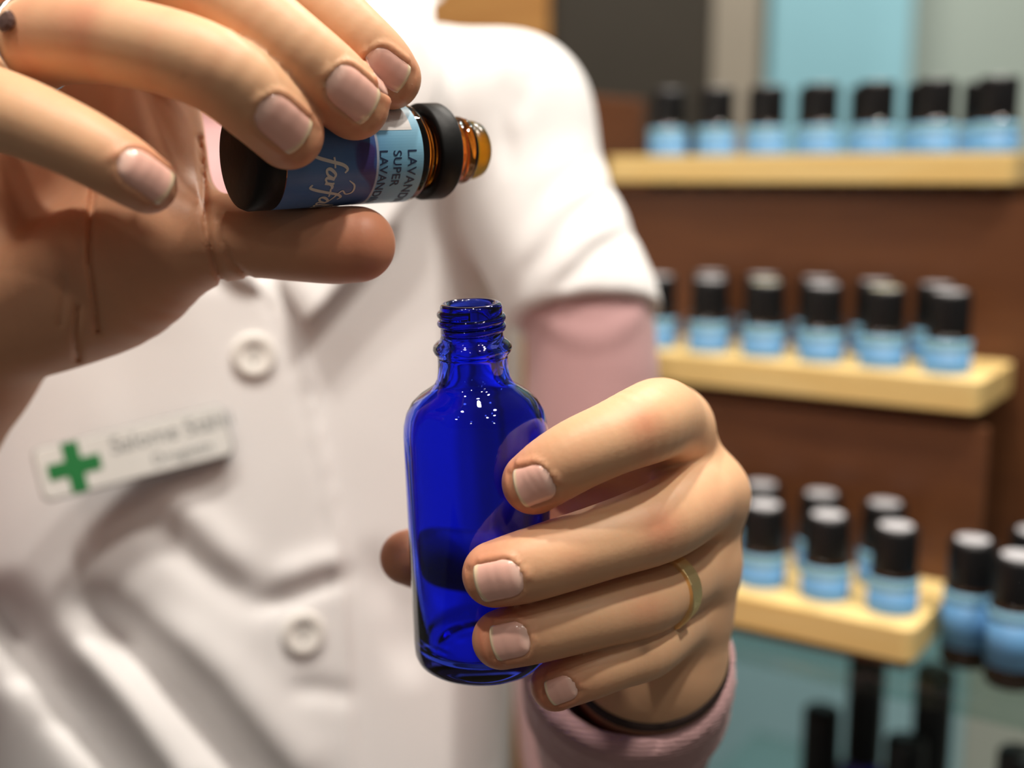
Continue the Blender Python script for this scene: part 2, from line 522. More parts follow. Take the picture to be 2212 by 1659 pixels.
# --- the hand tilting the amber bottle (palm towards the camera, fingers over the bottle)
RH = {
    'pinky': finger([(-190, 250, 298, 10.5), (-90, 215, 276, 9.4), (20, 245, 262, 8.8), (130, 290, 257, 8.0), (205, 328, 256, 7.6), (270, 366, 257, 7.2), (318, 398, 260, 6.4)]),
    'ring': finger([(-170, 160, 312, 11.2), (-30, 130, 288, 10.3), (140, 82, 272, 10.2), (310, 100, 264, 9.5), (462, 150, 262, 9.3), (560, 225, 267, 9.0), (622, 288, 274, 8.2)]),
    'middle': finger([(60, -40, 325, 11.5), (220, -70, 300, 10.6), (400, -50, 280, 10.4), (530, 30, 273, 9.5), (632, 112, 273, 9.3), (715, 180, 278, 9.0), (765, 226, 284, 8.3)]),
    'index': finger([(240, -90, 332, 11.5), (400, -120, 312, 10.4), (560, -80, 296, 10.2), (670, 0, 290, 9.0), (755, 80, 290, 8.8), (812, 135, 294, 8.6), (842, 168, 298, 7.8)]),
    'thumb': finger([(330, 520, 320, 14.0), (440, 515, 314, 12.2), (540, 512, 309, 10.5), (640, 520, 306, 10.3), (720, 526, 304, 10.2), (772, 528, 304, 9.6)]),
}
RW = (-120, 760, 352)
RPALM = [finger([(240, -80, 334, 12.0), (140, 250, 338, 15.0), (-40, 560, 344, 20.5), (*RW, 24.0)], 4),
         finger([(60, -30, 327, 12.0), (20, 250, 334, 15.0), (-60, 560, 344, 20.5)], 4),
         finger([(-165, 165, 314, 12.0), (-150, 400, 328, 17.0), (-130, 620, 343, 22.0)], 4),
         finger([(-190, 255, 301, 11.5), (-200, 450, 321, 18.0), (-150, 650, 341, 23.0)], 4),
         finger([(365, 525, 319, 15.0), (250, 585, 326, 20.5), (130, 640, 335, 20.3), (-20, 680, 344, 21.0)], 4),
         finger([(368, 425, 320, 11.0), (338, 250, 326, 12.0), (300, 60, 332, 12.5)], 4),
         finger([(60, 60, 344, 14.0), (120, 300, 348, 16.0), (180, 480, 346, 17.0)], 4),
         finger([(300, 120, 340, 13.0), (270, 300, 342, 14.0), (280, 450, 336, 14.0)], 4),
         finger([(-100, 120, 335, 13.0), (-60, 350, 344, 16.0)], 4)]
RARM = finger([(*RW, 26.5), (-230, 960, 376, 28.0), (-360, 1200, 412, 30.0), (-560, 1600, 470, 34.0)], 5)

RCREASE = [([(205, 380), (195, 470), (192, 560), (205, 650), (212, 715)], 1.7, 5.0),
           ([(168, 660), (163, 720), (168, 775)], 1.5, 5.0),
           ([(140, 600), (135, 660), (130, 700)], 0.6, 6.0),
           ([(430, 300), (440, 400), (446, 500), (470, 590), (485, 620)], 1.5, 5.0),
           ([(475, 470), (480, 520), (505, 570), (540, 600)], 0.8, 5.0)]

def sd_right(X):
    f = None
    for k in ('pinky', 'ring', 'middle', 'index'):
        d = sd_chain(X, RH[k])
        f = d if f is None else smin(f, d, 1.0)
    p = sd_chain(X, RARM)
    for c in RPALM: p = smin(p, sd_chain(X, c), 9.0)
    p = smin(p, sd_chain(X, RH['thumb']), 6.0)
    near = (np.abs(p) < 4) & (X[:, 2] < 336) & (X[:, 0] < -55)
    if near.any():
        q = X[near]; pp = to_px(q)
        add = np.zeros(len(q))
        for pts, dep, sig in RCREASE:
            a_ = np.array(pts, float); lo_p, hi_p = a_.min(0) - 22, a_.max(0) + 22
            w_ = np.nonzero((pp[:, 0] > lo_p[0]) & (pp[:, 0] < hi_p[0]) & (pp[:, 1] > lo_p[1]) & (pp[:, 1] < hi_p[1]))[0]
            if not len(w_): continue
            dd = poly_dist2(pp[w_], a_)
            add[w_] += dep * np.exp(-(dd / sig / 1.3) ** 2) * (q[w_, 2] < 335)
        p[near] += add
    return smax(smin(p, f, 5.0), -sd_can(X, AMB_BASE, AMB_TIP, 12.75), 0.8)

HAND_SKIN = np.array([0.73, 0.43, 0.245])
SKIN_RED = np.array([0.66, 0.23, 0.13])

# nails: (hand, finger, centre pixel, pixel direction towards the free edge, length mm, width mm)
NAILS = [('L', 'index', (1155, 1050), (-0.95, 0.30), 9.6, 9.6), ('L', 'middle', (1078, 1257), (-0.97, 0.22), 12.0, 9.6),
         ('L', 'ring', (1102, 1386), (-0.97, 0.22), 9.6, 8.9), ('L', 'pinky', (1214, 1492), (-0.93, 0.35), 7.6, 6.8),
         ('R', 'pinky', (317, 374), (0.83, 0.56), 12.6, 8.2), ('R', 'ring', (612, 266), (0.76, 0.65), 14.0, 9.4),
         ('R', 'middle', (764, 200), (0.78, 0.63), 14.2, 9.8), ('R', 'index', (833, 152), (0.80, 0.60), 12.0, 8.8)]
SDF = {'L': sd_left, 'R': sd_right}

def trace(fn, o, d, tmax=500.0, target=0.0):
    """sphere trace rays (n,3)"""
    t = np.zeros(len(o))
    for _ in range(45):
        v = fn(o + d * t[:, None]) - target
        t += np.clip(v, -3, 8) * 0.8
    return o + d * t[:, None]

def nail_frame(hand, px, dirpx):
    fn = SDF[hand]
    d = P(px[0], px[1], 1.0); d /= np.linalg.norm(d)
    p0 = trace(fn, (d * 235)[None], d[None])[0]
    q = P(px[0] + dirpx[0] * 8, px[1] + dirpx[1] * 8, 1.0); q /= np.linalg.norm(q)
    n = np.zeros(3)
    for du in (-1.5, 0, 1.5):
        n = n + grad(fn, (p0 + np.array([du, 0, 0]))[None], 1.2)[0]
    n /= np.linalg.norm(n)
    w = q * (p0[2] / q[2]) - p0
    # direction in the tangent plane whose picture is dirpx
    t = w - n * (w @ n) if abs(n[2]) < 0.05 else w + d * (-(w @ n) / (d @ n))
    t /= np.linalg.norm(t)
    return p0, t, np.cross(n, t), n

def nail_half_width(s):
    s = np.asarray(s, float)
    a = np.where(s < 0.42, np.sqrt(np.clip(1 - np.abs(1 - s / 0.42) ** 2.3, 0, 1)), 1.0)
    return a * (1 - 0.10 * sstep(0.86, 1.0, s))

FRAMES = {}
for hnd, fg, px, dp, L, W in NAILS:
    FRAMES[hnd, fg] = (*nail_frame(hnd, px, dp), L, W)

def nail_mesh(hnd, fg):
    p0, t, b, n, L, W = FRAMES[hnd, fg]
    fn = SDF[hnd]
    NU, NV = 26, 17
    s = np.linspace(0.0, 1, NU); v = np.linspace(-1, 1, NV)
    Sg, Vg = np.meshgrid(s, v, indexing='ij')
    hw = np.maximum(nail_half_width(Sg), 0.05) * W / 2
    u = (Sg - 0.5) * L + 0.55 * (1 - Vg ** 2) * sstep(0.8, 1, Sg) - 0.25 * sstep(0.6, 1, Sg)
    base = p0 + u[..., None] * t + (Vg * hw)[..., None] * b
    pts = trace(fn, base.reshape(-1, 3) + n * 7, np.repeat(-n[None], NU * NV, 0)).reshape(NU, NV, 3)
    N = grad(fn, pts.reshape(-1, 3), 0.8).reshape(NU, NV, 3)
    edge = np.maximum(np.abs(Vg) ** 6, sstep(0.25, 0.0, Sg))
    off = 0.42 - 0.45 * edge + 0.15 * sstep(0.7, 1.0, Sg)
    # the free edge carries on along the plate instead of following the round tip
    top = pts + N * off[..., None]
    k = int(NU * 0.66)
    for i in range(k, NU):
        top[i] = 0.35 * top[i] + 0.65 * (top[i - 1] + (top[k - 1] - top[k - 4]) / 3 * 0.93 - n * 0.035)
    bot = top - N * 0.55
    V = np.vstack([top.reshape(-1, 3), bot.reshape(-1, 3)])
    idx = np.arange(NU * NV).reshape(NU, NV); o = NU * NV
    F = []
    for i in range(NU - 1):
        for j in range(NV - 1):
            F.append((idx[i, j], idx[i, j + 1], idx[i + 1, j + 1], idx[i + 1, j]))
            F.append((idx[i, j] + o, idx[i + 1, j] + o, idx[i + 1, j + 1] + o, idx[i, j + 1] + o))
    rim = [(i, 0) for i in range(NU)] + [(NU - 1, j) for j in range(1, NV)] + [(i, NV - 1) for i in range(NU - 2, -1, -1)] + [(0, j) for j in range(NV - 2, 0, -1)]
    for q in range(len(rim)):
        a = idx[rim[q]]; c = idx[rim[(q + 1) % len(rim)]]
        F.append((a, a + o, c + o, c))
    m = mesh_arrays('fingernail', to_world(V), np.array(F))
    bm = bmesh.new(); bm.from_mesh(m); bmesh.ops.recalc_face_normals(bm, faces=bm.faces); bm.to_mesh(m); bm.free()
    sv = np.concatenate([Sg.ravel(), Sg.ravel()]); vv = np.concatenate([np.abs(Vg).ravel()] * 2)
    bed = np.array([0.94, 0.52, 0.42]); lun = np.array([0.95, 0.61, 0.50]); tip = np.array([0.92, 0.70, 0.46])
    c = bed[None] + (lun - bed)[None] * sstep(0.30, 0.05, sv)[:, None]
    tipw = sstep(0.86, 0.91, sv - 0.05 * (1 - vv ** 2))
    c = c + (tip - c) * tipw[:, None]
    ca = m.color_attributes.new('nail_colour', 'FLOAT_COLOR', 'POINT')
    ca.data.foreach_set('color', np.hstack([c, np.ones((len(c), 1))]).astype(np.float32).ravel())
    return m

def hand_surface(hnd, lo, hi, h):
    fn = SDF[hnd]
    V, Fq = polygonise(fn, lo, hi, h)
    N = grad(fn, V)
    D = np.zeros(len(V))
    red = np.zeros(len(V))
    for (hh, fg), (p0, t, b, n, L, W) in FRAMES.items():
        if hh != hnd: continue
        q = V - p0
        u, v, w = q @ t, q @ b, q @ n
        s = u / L + 0.5
        hw = nail_half_width(np.clip(s, 0, 0.85)) * W / 2
        dv = np.abs(v) - hw; du = np.maximum(-s, s - 1.25) * L
        sd = np.maximum(dv, du)
        m = (w > -5) & (np.abs(u) < L) & (np.abs(v) < W)
        ridge = 0.55 * np.exp(-((sd - 0.7) / 0.75) ** 2) * (s < 0.9)
        sink = -0.45 * sstep(0.1, -0.7, sd)
        D += np.where(m, ridge + sink, 0)
        red += np.where(m, 0.22 * np.exp(-((sd - 0.6) / 1.0) ** 2), 0)
    V = V + N * D[:, None]
    src = LH if hnd == 'L' else RH
    for k, c in src.items():
        dt = np.linalg.norm(V - c[-1, :3], axis=1)
        red += (0.95 if hnd == 'L' else 0.6) * np.exp(-(dt / 10.0) ** 2) * (1.2 if k == 'thumb' else 1)
    if hnd == 'L':
        spots = [((1395, 918), 38, .55), ((1398, 985), 28, .3), ((1428, 1140), 45, .6), ((1400, 1315), 40, .3), ((1240, 1215), 40, .2), ((1555, 1090), 45, .15), ((1250, 985), 25, .12)]
    else:
        spots = [((150, 40), 70, .40), ((440, 130), 45, .10), ((760, 520), 120, .15), ((90, 420), 90, .12), ((620, 330), 70, .1), ((280, 330), 60, .15)]
    pp = to_px(V)
    if hnd == 'R':       # the palm side of the hand and thumb is redder than the backs of the fingers
        fd = np.min([np.linalg.norm(V[:, None, :] - RH[k][None, ::3, :3], axis=2).min(1) for k in ('pinky', 'ring', 'middle', 'index')], axis=0)
        red += 0.34 * sstep(9.5, 14.0, fd)
    else:
        red += 0.8 * sstep(330, 345, V[:, 2]) * (V[:, 1] < -20) * (pp[:, 0] < 1450)
    for c, r, a in spots:
        red += a * np.exp(-(np.linalg.norm(pp - np.array(c), axis=1) / r) ** 2)
    if hnd == 'L':      # small brown mark on the little finger
        mark = [((1393, 1402), 13)]
    else:
        mark = [((396, 163), 5)]
    dark = np.zeros(len(V))
    for c, r in mark:
        dark += 0.35 * np.exp(-(np.linalg.norm(pp - np.array(c), axis=1) / r) ** 2)
    red = np.clip(red, 0, 1)[:, None]
    C = HAND_SKIN * (1 - red) + SKIN_RED * red
    C = C * (1 - np.clip(dark, 0, .6))[:, None]
    return V, Fq, C

left_parts = hand_surface('L', (-45, -125, 272), (70, 10, 425), 0.85)
right_parts = hand_surface('R', (-225, -175, 240), (-15, 130, 400), 0.9)
# ================================================================== PERSON
person = empty('person', to_world(P(560, 1700, 570)))
tag(person, 'person in white buttoned coat over pink jumper, pouring between two small bottles', 'person')

YAW = math.radians(20)
E1 = np.array([math.cos(YAW), 0, math.sin(YAW)])
E3 = np.array([-math.sin(YAW), 0, math.cos(YAW)])
E2 = np.array([0, CP, -SP])
T0 = P(540, 760, 582)
ARM_L = finger([(1095, 258, 528, 35.0), (1150, 420, 520, 33.5), (1215, 570, 508, 32.5), (1275, 720, 500, 31.5), (1275, 1000, 500, 33.0), (1265, 1400, 505, 35.0), (1285, 1700, 500, 33.0), (1330, 1800, 485, 30.0)], 3)
ARM_R = finger([(20, 250, 560, 37.0), (-260, 560, 540, 34.0), (-520, 1100, 500, 31.0), (-640, 1550, 490, 30.0), (-560, 1600, 470, 30.0)], 3)
SHOULD = finger([(120, 200, 560, 40.0), (560, 170, 560, 46.0), (790, 200, 545, 35.0), (1095, 262, 530, 36.0)], 3)

def sd_torso(X, off=0.0):
    q = X - T0
    x, y, z = q @ E1, q @ E2, q @ E3
    tt = np.clip((y + 180) / 330, 0, 1)
    a = 126 + 8 * tt + off; b = 98 + 8 * tt + off
    e = 2.5
    r = (np.abs(x / a) ** e + np.abs(z / b) ** e + 1e-9) ** (1 / e)
    d = (r - 1) * np.minimum(a, b)
    return smax(d, y - 118 - off, 45.0)

def fold(pp, d, pts, amp, sig):
    """soft cloth fold along a line, fading out at both ends"""
    pts = np.array(pts, float)
    seg = np.linalg.norm(np.diff(pts, axis=0), axis=1); cum = np.concatenate([[0], np.cumsum(seg)]); tot = cum[-1]
    best = np.full(len(pp), 1e9); along = np.zeros(len(pp))
    for i in range(len(pts) - 1):
        ba = pts[i + 1] - pts[i]
        t = np.clip(((pp - pts[i]) @ ba) / (ba @ ba), 0, 1)
        dd = np.linalg.norm(pp - pts[i] - t[:, None] * ba, axis=1)
        m = dd < best
        best[m] = dd[m]; along[m] = cum[i] + t[m] * seg[i]
    f = along / tot
    taper = sstep(0, .35, f) * sstep(1.0, .65, f) if amp_both_ends(pts) else sstep(0, .3, f)
    return d - amp * taper * np.exp(-(best / sig) ** 2)

def amp_both_ends(pts):
    return pts[-1, 1] < 1600

FOLDS = [([(-30, 1230), (60, 1400), (110, 1470), (190, 1560), (300, 1700)], -13, 52),
         ([(120, 1320), (184, 1400), (286, 1525), (390, 1680)], 5, 50),
         ([(130, 1250), (240, 1350), (327, 1430), (415, 1525), (560, 1700)], -12, 50),
         ([(300, 1310), (480, 1450), (640, 1640)], 4, 60),
         ([(300, 1010), (460, 1160), (580, 1290)], 2.6, 44),
         ([(260, 1060), (430, 1220), (530, 1290), (650, 1330)], -3.0, 42),
         ([(520, 1320), (600, 1300), (690, 1262), (790, 1230)], -2.6, 22),
         ([(560, 1260), (690, 1215), (780, 1200)], 2.2, 30),
         ([(600, 1490), (690, 1490), (790, 1510)], -1.6, 26),
         ([(780, 1150), (860, 1320), (900, 1500)], -3, 45),
         ([(1100, 110), (1085, 250), (1100, 400)], -2.4, 22),
         ([(1170, 110), (1110, 280)], -1.5, 18),
         ([(1370, 370), (1235, 470), (1150, 580), (1110, 670)], -2.4, 20),
         ([(1380, 440), (1260, 520), (1150, 650)], 1.3, 18),
         ([(1400, 490), (1290, 545), (1170, 660)], -1.8, 18),
         ([(1320, 310), (1170, 430), (1110, 540)], -1.6, 26)]
PLACKET = [(580, 590), (650, 742), (700, 950), (738, 1150), (757, 1400), (768, 1700), (775, 2000)]

def hem_cut(X):
    """positive below the sleeve hem of the arm on the right"""
    a = P(1122, 694, 500); b = P(1438, 668, 500)
    n = np.cross(b - a, np.array([0.05, -0.25, 1.0])); n /= np.linalg.norm(n)
    if n[1] > 0: n = -n
    return (X - (a + b) / 2) @ n

def coat_core(X, off=0.0):
    d = sd_torso(X, off)
    sh = SHOULD.copy(); sh[:, 3] += off
    d = smin(d, sd_chain(X, sh, 40), 30.0)
    al = ARM_L.copy(); al[:, 3] += off
    ar = ARM_R.copy(); ar[:, 3] += off
    sl = smax(sd_chain(X, al[:14], 40), hem_cut(X), 1.5)
    sr = smax(sd_chain(X, ar[:8], 40), -(X[:, 0] + 300), 1.5)
    return d, sl, sr

def sd_coat(X):
    d, sl, sr = coat_core(X)
    d = smin(smin(d, sl, 12.0), sr, 12.0)
    near = (np.abs(d) < 26) & (X[:, 2] < 565)
    if near.any():
        pp = to_px(X[near]); dn = d[near]
        for pts, amp, sig in FOLDS:
            dn = fold(pp, dn, pts, amp, sig)
        # placket: the panel on the left lies on top
        pl = np.array(PLACKET, float)
        xe = np.interp(pp[:, 1], pl[:, 1], pl[:, 0])
        inpl = sstep(560, 640, pp[:, 1])
        dn = dn - 3.2 * sstep(8, -8, pp[:, 0] - xe) * sstep(-420, -180, pp[:, 0] - xe) * inpl
        dn = dn + 0.8 * np.exp(-((pp[:, 0] - xe + 34) / 7) ** 2) * inpl
        # neck opening
        lx = np.interp(pp[:, 1], [-300, 0, 330, 600], [250, 300, 412, 560]); rx = np.interp(pp[:, 1], [-300, 0, 300, 600, 900], [800, 775, 700, 570, 300])
        v = np.minimum(pp[:, 0] - lx, rx - pp[:, 0]) / 5.0
        dn = smax(dn, np.minimum(v, 12.0), 1.5)
        d = d.copy(); d[near] = dn
    return d

def sd_sweater(X):
    d = sd_torso(X, -17.0)
    sh = SHOULD.copy(); sh[:, 3] -= 15
    d = smin(d, sd_chain(X, sh, 40), 30.0)
    al = ARM_L.copy(); al[:, 3] -= 4.5 + 5.0 * sstep(8.0, 3.0, np.arange(len(al)))
    # forearm sleeve of the hand with the cobalt bottle, ending in a soft rolled cuff
    fore = SLEEVE_L
    s = smin(sd_chain(X, al, 30), sd_chain(X, fore, 30), 8.0)
    cut = (X - CUFF_C) @ CUFF_N
    s = smax(s, cut, 7.0)
    hole = sd_chain(X, CUFF_HOLE, 30)
    s = smax(s, -hole, 3.0)
    ar = ARM_R.copy(); ar[:, 3] -= 3.0
    r2 = sd_chain(X, SLEEVE_R, 30)
    cut2 = (X - CUFFR_C) @ CUFFR_N
    r = smax(smin(sd_chain(X, ar, 30), r2, 8.0), cut2, 5.0)
    near = np.abs(s) < 10
    if near.any():
        q = X[near]; c = cut[near]
        s = s.copy()
        s[near] -= 0.5 * np.sin(c * 1.5) * sstep(-34, -6, c) * sstep(0, -5, c) + 1.1 * np.exp(-((c + 26) / 3) ** 2)
    return smin(smin(d, s, 6.0), r, 6.0)

CUFF_C = P(1362, 1404, 352)
CUFF_E = P(1345, 1720, 430)
CUFF_N = (CUFF_C - CUFF_E) / np.linalg.norm(CUFF_C - CUFF_E)
SLEEVE_L = finger([(1362, 1390, 346, 31.0), (1355, 1470, 366, 31.5), (1346, 1580, 396, 29.0), (1340, 1700, 430, 27.5), (1340, 1790, 470, 30.0)], 4)
CUFF_HOLE = np.array([[*(CUFF_C + CUFF_N * 30), 27.5], [*(CUFF_C - CUFF_N * 8), 25.0], [*(CUFF_C - CUFF_N * 20), 22.5]])
SLEEVE_R = finger([(-330, 1150, 404, 36.0), (-420, 1330, 430, 38.0), (-560, 1600, 470, 40.0)], 4)
CUFFR_C = P(-310, 1110, 398)
CUFFR_N = CUFFR_C - P(-420, 1330, 430); CUFFR_N /= np.linalg.norm(CUFFR_N)

cV, cF = polygonise(sd_coat, (-330, -330, 425), (185, 235, 700), 2.4, pad=14.0)
coat = obj('coat', mesh_arrays('coat', to_world(cV), cF), M['coat'], person)
coat['label'] = 'white short-sleeved cotton work coat'
sV, sF = polygonise(sd_sweater, (-330, -330, 318), (150, 235, 700), 2.6, pad=6.0)
sweater = obj('jumper', mesh_arrays('jumper', to_world(sV), sF), M['pink'], person)
sweater['label'] = 'dusty pink knitted jumper'

HEAD = np.array([-112.0, 330.0, 552.0])

def sd_ell(X, c, r):
    q = (X - c) / np.array(r, float)
    k = np.linalg.norm(q, axis=1)
    return (k - 1) * min(r)

def sd_head(X):
    d = sd_ell(X, HEAD + [0, 14, 8], (74, 92, 92))                     # skull
    d = smin(d, sd_ell(X, HEAD + [0, -52, -34], (50, 48, 48)), 25.0)   # jaw
    d = smin(d, sd_chain(X, np.array([[*(HEAD + [0, 4, -82]), 6.0], [*(HEAD + [0, -28, -98]), 11.0]]), 30), 9.0)   # nose
    for sgn in (-1, 1):
        d = smin(d, sd_ell(X, HEAD + [sgn * 76, -8, 12], (7, 30, 18)), 6.0)        # ears
        d = smax(d, -sd_ell(X, HEAD + [sgn * 31, 2, -92], (17, 10, 14)), 8.0)      # eye hollows
    d = smin(d, sd_ell(X, HEAD + [0, -52, -80], (24, 6, 8)), 6.0)      # lips
    return d

def sd_hair(X):
    d = sd_ell(X, HEAD + [0, 22, 16], (84, 98, 96))
    d = smin(d, sd_ell(X, HEAD + [0, -30, 78], (66, 80, 42)), 30.0)
    face = sd_ell(X, HEAD + [0, -34, -92], (66, 96, 88))
    return smax(smax(d, -face, 8.0), -(X[:, 1] - 232.0), 10.0)

def sd_body(X):
    d = sd_torso(X, -24.0)
    sh = SHOULD.copy(); sh[:, 3] -= 22
    d = smin(d, sd_chain(X, sh, 40), 30.0)
    neck = finger([(600, 150, 570, 50.0), (600, -150, 565, 48.0), (600, -260, 560, 48.0)], 2)
    d = smin(d, sd_chain(X, neck, 40), 20.0)
    d = smin(d, sd_head(X), 14.0)
    for c, k in ((ARM_L, 12.0), (ARM_R, 10.0), (LARM[2:], 0.4), (RARM[3:], 0.5)):
        c = c.copy(); c[:, 3] -= k
        d = smin(d, sd_chain(X, c, 30), 6.0)
    return d

bV, bF = polygonise(sd_body, (-330, -330, 345), (150, 470, 720), 5.0, project=1, pad=8.0)
hV, hF = polygonise(sd_hair, (-230, 215, 430), (10, 475, 720), 5.0, project=1, pad=20.0)
hair = obj('hair', mesh_arrays('hair', to_world(hV), hF), M['hair'], person)
Vs, Fs, Cs, n0 = [], [], [], 0
for V, Fq, C in (left_parts, right_parts, (bV, bF, np.repeat(HAND_SKIN[None], len(bV), 0))):
    Vs.append(V); Fs.append(Fq + n0); Cs.append(C); n0 += len(V)
bm_ = mesh_arrays('body', to_world(np.vstack(Vs)), np.vstack(Fs))
Call = np.vstack(Cs)
ca = bm_.color_attributes.new('skin_colour', 'FLOAT_COLOR', 'POINT')
ca.data.foreach_set('color', np.hstack([Call, np.ones((len(Call), 1))]).astype(np.float32).ravel())
body = obj('body', bm_, M['skin'], person)
for kf in FRAMES:
    nl = obj('fingernail', nail_mesh(*kf), M['nail'], person)
person['label'] = 'person in white buttoned coat over pink jumper holding two small bottles'

def hit(fn, px, py, start=420.0):
    d = P(px, py, 1.0); d /= np.linalg.norm(d)
    p = trace(fn, (d * start)[None], d[None])[0]
    return p, grad(fn, p[None], 4.0)[0]

def basis(n, upv=(0, 1, 0)):
    n = np.asarray(n, float); upv = np.asarray(upv, float)
    y = upv - n * (upv @ n); y /= np.linalg.norm(y)
    return wcross(y, n), y, n

def place(meshobj, p, bx, by, bz):
    """world matrix of a local mesh from a camera frame point (mm) and axes"""
    R = Matrix((dir_world(bx), dir_world(by), dir_world(bz))).transposed().to_4x4()
    Mw = Matrix.Translation(Vector(to_world(p))) @ R
    par = meshobj.parent
    meshobj.matrix_parent_inverse = Matrix()
    loc, rot, sca = ((parent_world(par).inverted() @ Mw) if par else Mw).decompose()
    meshobj.location = loc; meshobj.rotation_euler = rot.to_euler()
    return Mw

def button_mesh():
    bm = bmesh.new()
    prof = [(0, 1.35), (4.2, 1.35), (5.2, 1.9), (7.0, 2.5), (8.6, 2.1), (9.0, 1.2), (8.4, 0.2), (0, 0.0)]
    seg = 36; s = 0.001; rings = []
    for r, z in prof:
        rings.append([bm.verts.new((0, 0, z * s))] if r == 0 else [bm.verts.new((r * s * math.cos(2 * math.pi * i / seg), r * s * math.sin(2 * math.pi * i / seg), z * s)) for i in range(seg)])
    for A, B in zip(rings[:-1], rings[1:]):
        for i in range(seg):
            j = (i + 1) % seg
            if len(A) == 1: bm.faces.new((A[0], B[i], B[j]))
            elif len(B) == 1: bm.faces.new((A[i], B[0], A[j]))
            else: bm.faces.new((A[i], B[i], B[j], A[j]))
    return mesh_bm('button', bm)

bmesh_shared = button_mesh()
hole_mesh = lathe('button_thread', [(0, 1.7), (0.9, 1.6), (1.1, 1.2), (0, 1.2)], 12)
for px, py in ((548, 768), (655, 1368), (610, 1062)):
    if (px, py) == (610, 1062): continue
    p, n = hit(sd_coat, px, py)
    bx, by, bz = basis(n)
    b = obj('button', bmesh_shared, M['button'], coat, local=True)
    place(b, p - n * 0.3, bx, by, bz)
    for s_ in (-1, 1):
        h_ = obj('button_thread', hole_mesh, M['grey_print'], b, local=True)
        h_.location = (0.0, s_ * 0.0022, 0)

# lapel: folded cloth along the neck opening, towards the shoulder
def strip_mesh(name, left, right, n, lift, fn):
    """cloth strip between two pixel polylines, laid on the coat with thickness"""
    L = np.array(left, float); R = np.array(right, float)
    tt = np.linspace(0, 1, n)
    def samp(A):
        k = np.linspace(0, 1, len(A)); return np.stack([np.interp(tt, k, A[:, 0]), np.interp(tt, k, A[:, 1])], 1)
    a, b = samp(L), samp(R)
    m = 9
    pts = []
    for i in range(n):
        for j in range(m):
            f = j / (m - 1)
            pts.append(a[i] * (1 - f) + b[i] * f)
    pts = np.array(pts)
    d = np.stack([(pts[:, 0] - CXP) / FPX, -(pts[:, 1] - CYP) / FPX, np.ones(len(pts))], 1)
    d /= np.linalg.norm(d, axis=1, keepdims=True)
    q = trace(fn, d * 420, d)
    N = grad(fn, q, 5.0)
    f = np.tile(np.linspace(0, 1, m), n)
    top = q + N * (lift[0] * (1 - f) + lift[1] * f + 1.2 * np.sin(f * math.pi))[:, None]
    bot = top - N * 2.2
    V = np.vstack([top, bot]); idx = np.arange(n * m).reshape(n, m); o = n * m
    F = []
    for i in range(n - 1):
        for j in range(m - 1):
            F += [(idx[i, j], idx[i + 1, j], idx[i + 1, j + 1], idx[i, j + 1]), (idx[i, j] + o, idx[i, j + 1] + o, idx[i + 1, j + 1] + o, idx[i + 1, j] + o)]
    rim = [(i, 0) for i in range(n)] + [(n - 1, j) for j in range(1, m)] + [(i, m - 1) for i in range(n - 2, -1, -1)] + [(0, j) for j in range(m - 2, 0, -1)]
    for k in range(len(rim)):
        x, y = idx[rim[k]], idx[rim[(k + 1) % len(rim)]]
        F.append((x, x + o, y + o, y))
    mm = mesh_arrays(name, to_world(V), np.array(F))
    bm = bmesh.new(); bm.from_mesh(mm); bmesh.ops.recalc_face_normals(bm, faces=bm.faces); bm.to_mesh(mm); bm.free()
    return mm
core = lambda X: np.minimum(np.minimum(*coat_core(X)[:2]), coat_core(X)[2])
obj('lapel', strip_mesh('lapel', [(790, -120), (770, 0), (740, 150), (690, 350), (600, 600)], [(870, -120), (925, 20), (968, 200), (880, 420), (650, 700)], 26, (1, 14), core), M['coat'], coat)
obj('lapel', strip_mesh('lapel', [(210, -120), (225, 0), (265, 150), (335, 330), (490, 600)], [(285, -120), (300, 0), (345, 150), (408, 330), (566, 640)], 26, (6, 3), core), M['coat'], coat)

# name badge pinned to the coat: rounded plate with print
def rounded_rect_mesh(name, w, h, r, t, bev=0.4):
    bm = bmesh.new()
    pts = []
    for cx, cy, a0 in ((w / 2 - r, h / 2 - r, 0), (-w / 2 + r, h / 2 - r, 90), (-w / 2 + r, -h / 2 + r, 180), (w / 2 - r, -h / 2 + r, 270)):
        for k in range(7):
            a = math.radians(a0 + k * 15)
            pts.append((cx + r * math.cos(a), cy + r * math.sin(a)))
    def ring(z, inset):
        return [bm.verts.new(((x * (1 - 2 * inset / w)) * .001, (y * (1 - 2 * inset / h)) * .001, z * .001)) for x, y in pts]
    rs = [ring(0, 0), ring(t - bev, 0), ring(t, bev)]
    n = len(pts)
    for A, B in zip(rs[:-1], rs[1:]):
        for i in range(n): bm.faces.new((A[i], A[(i + 1) % n], B[(i + 1) % n], B[i]))
    bm.faces.new(rs[0][::-1]); bm.faces.new(rs[-1])
    return mesh_bm(name, bm)

def text_mesh(body, size, shear=0.0, spacing=1.0, offset=0.0):
    cu = bpy.data.curves.new('lettering', 'FONT')
    cu.body = body; cu.size = size; cu.shear = shear; cu.space_character = spacing; cu.offset = offset
    cu.align_x = 'LEFT'; cu.align_y = 'BOTTOM_BASELINE'
    ob = bpy.data.objects.new('lettering', cu)
    COL.objects.link(ob)
    dg = bpy.context.evaluated_depsgraph_get()
    me = bpy.data.meshes.new_from_object(ob.evaluated_get(dg))
    bpy.data.objects.remove(ob); bpy.data.curves.remove(cu)
    return me

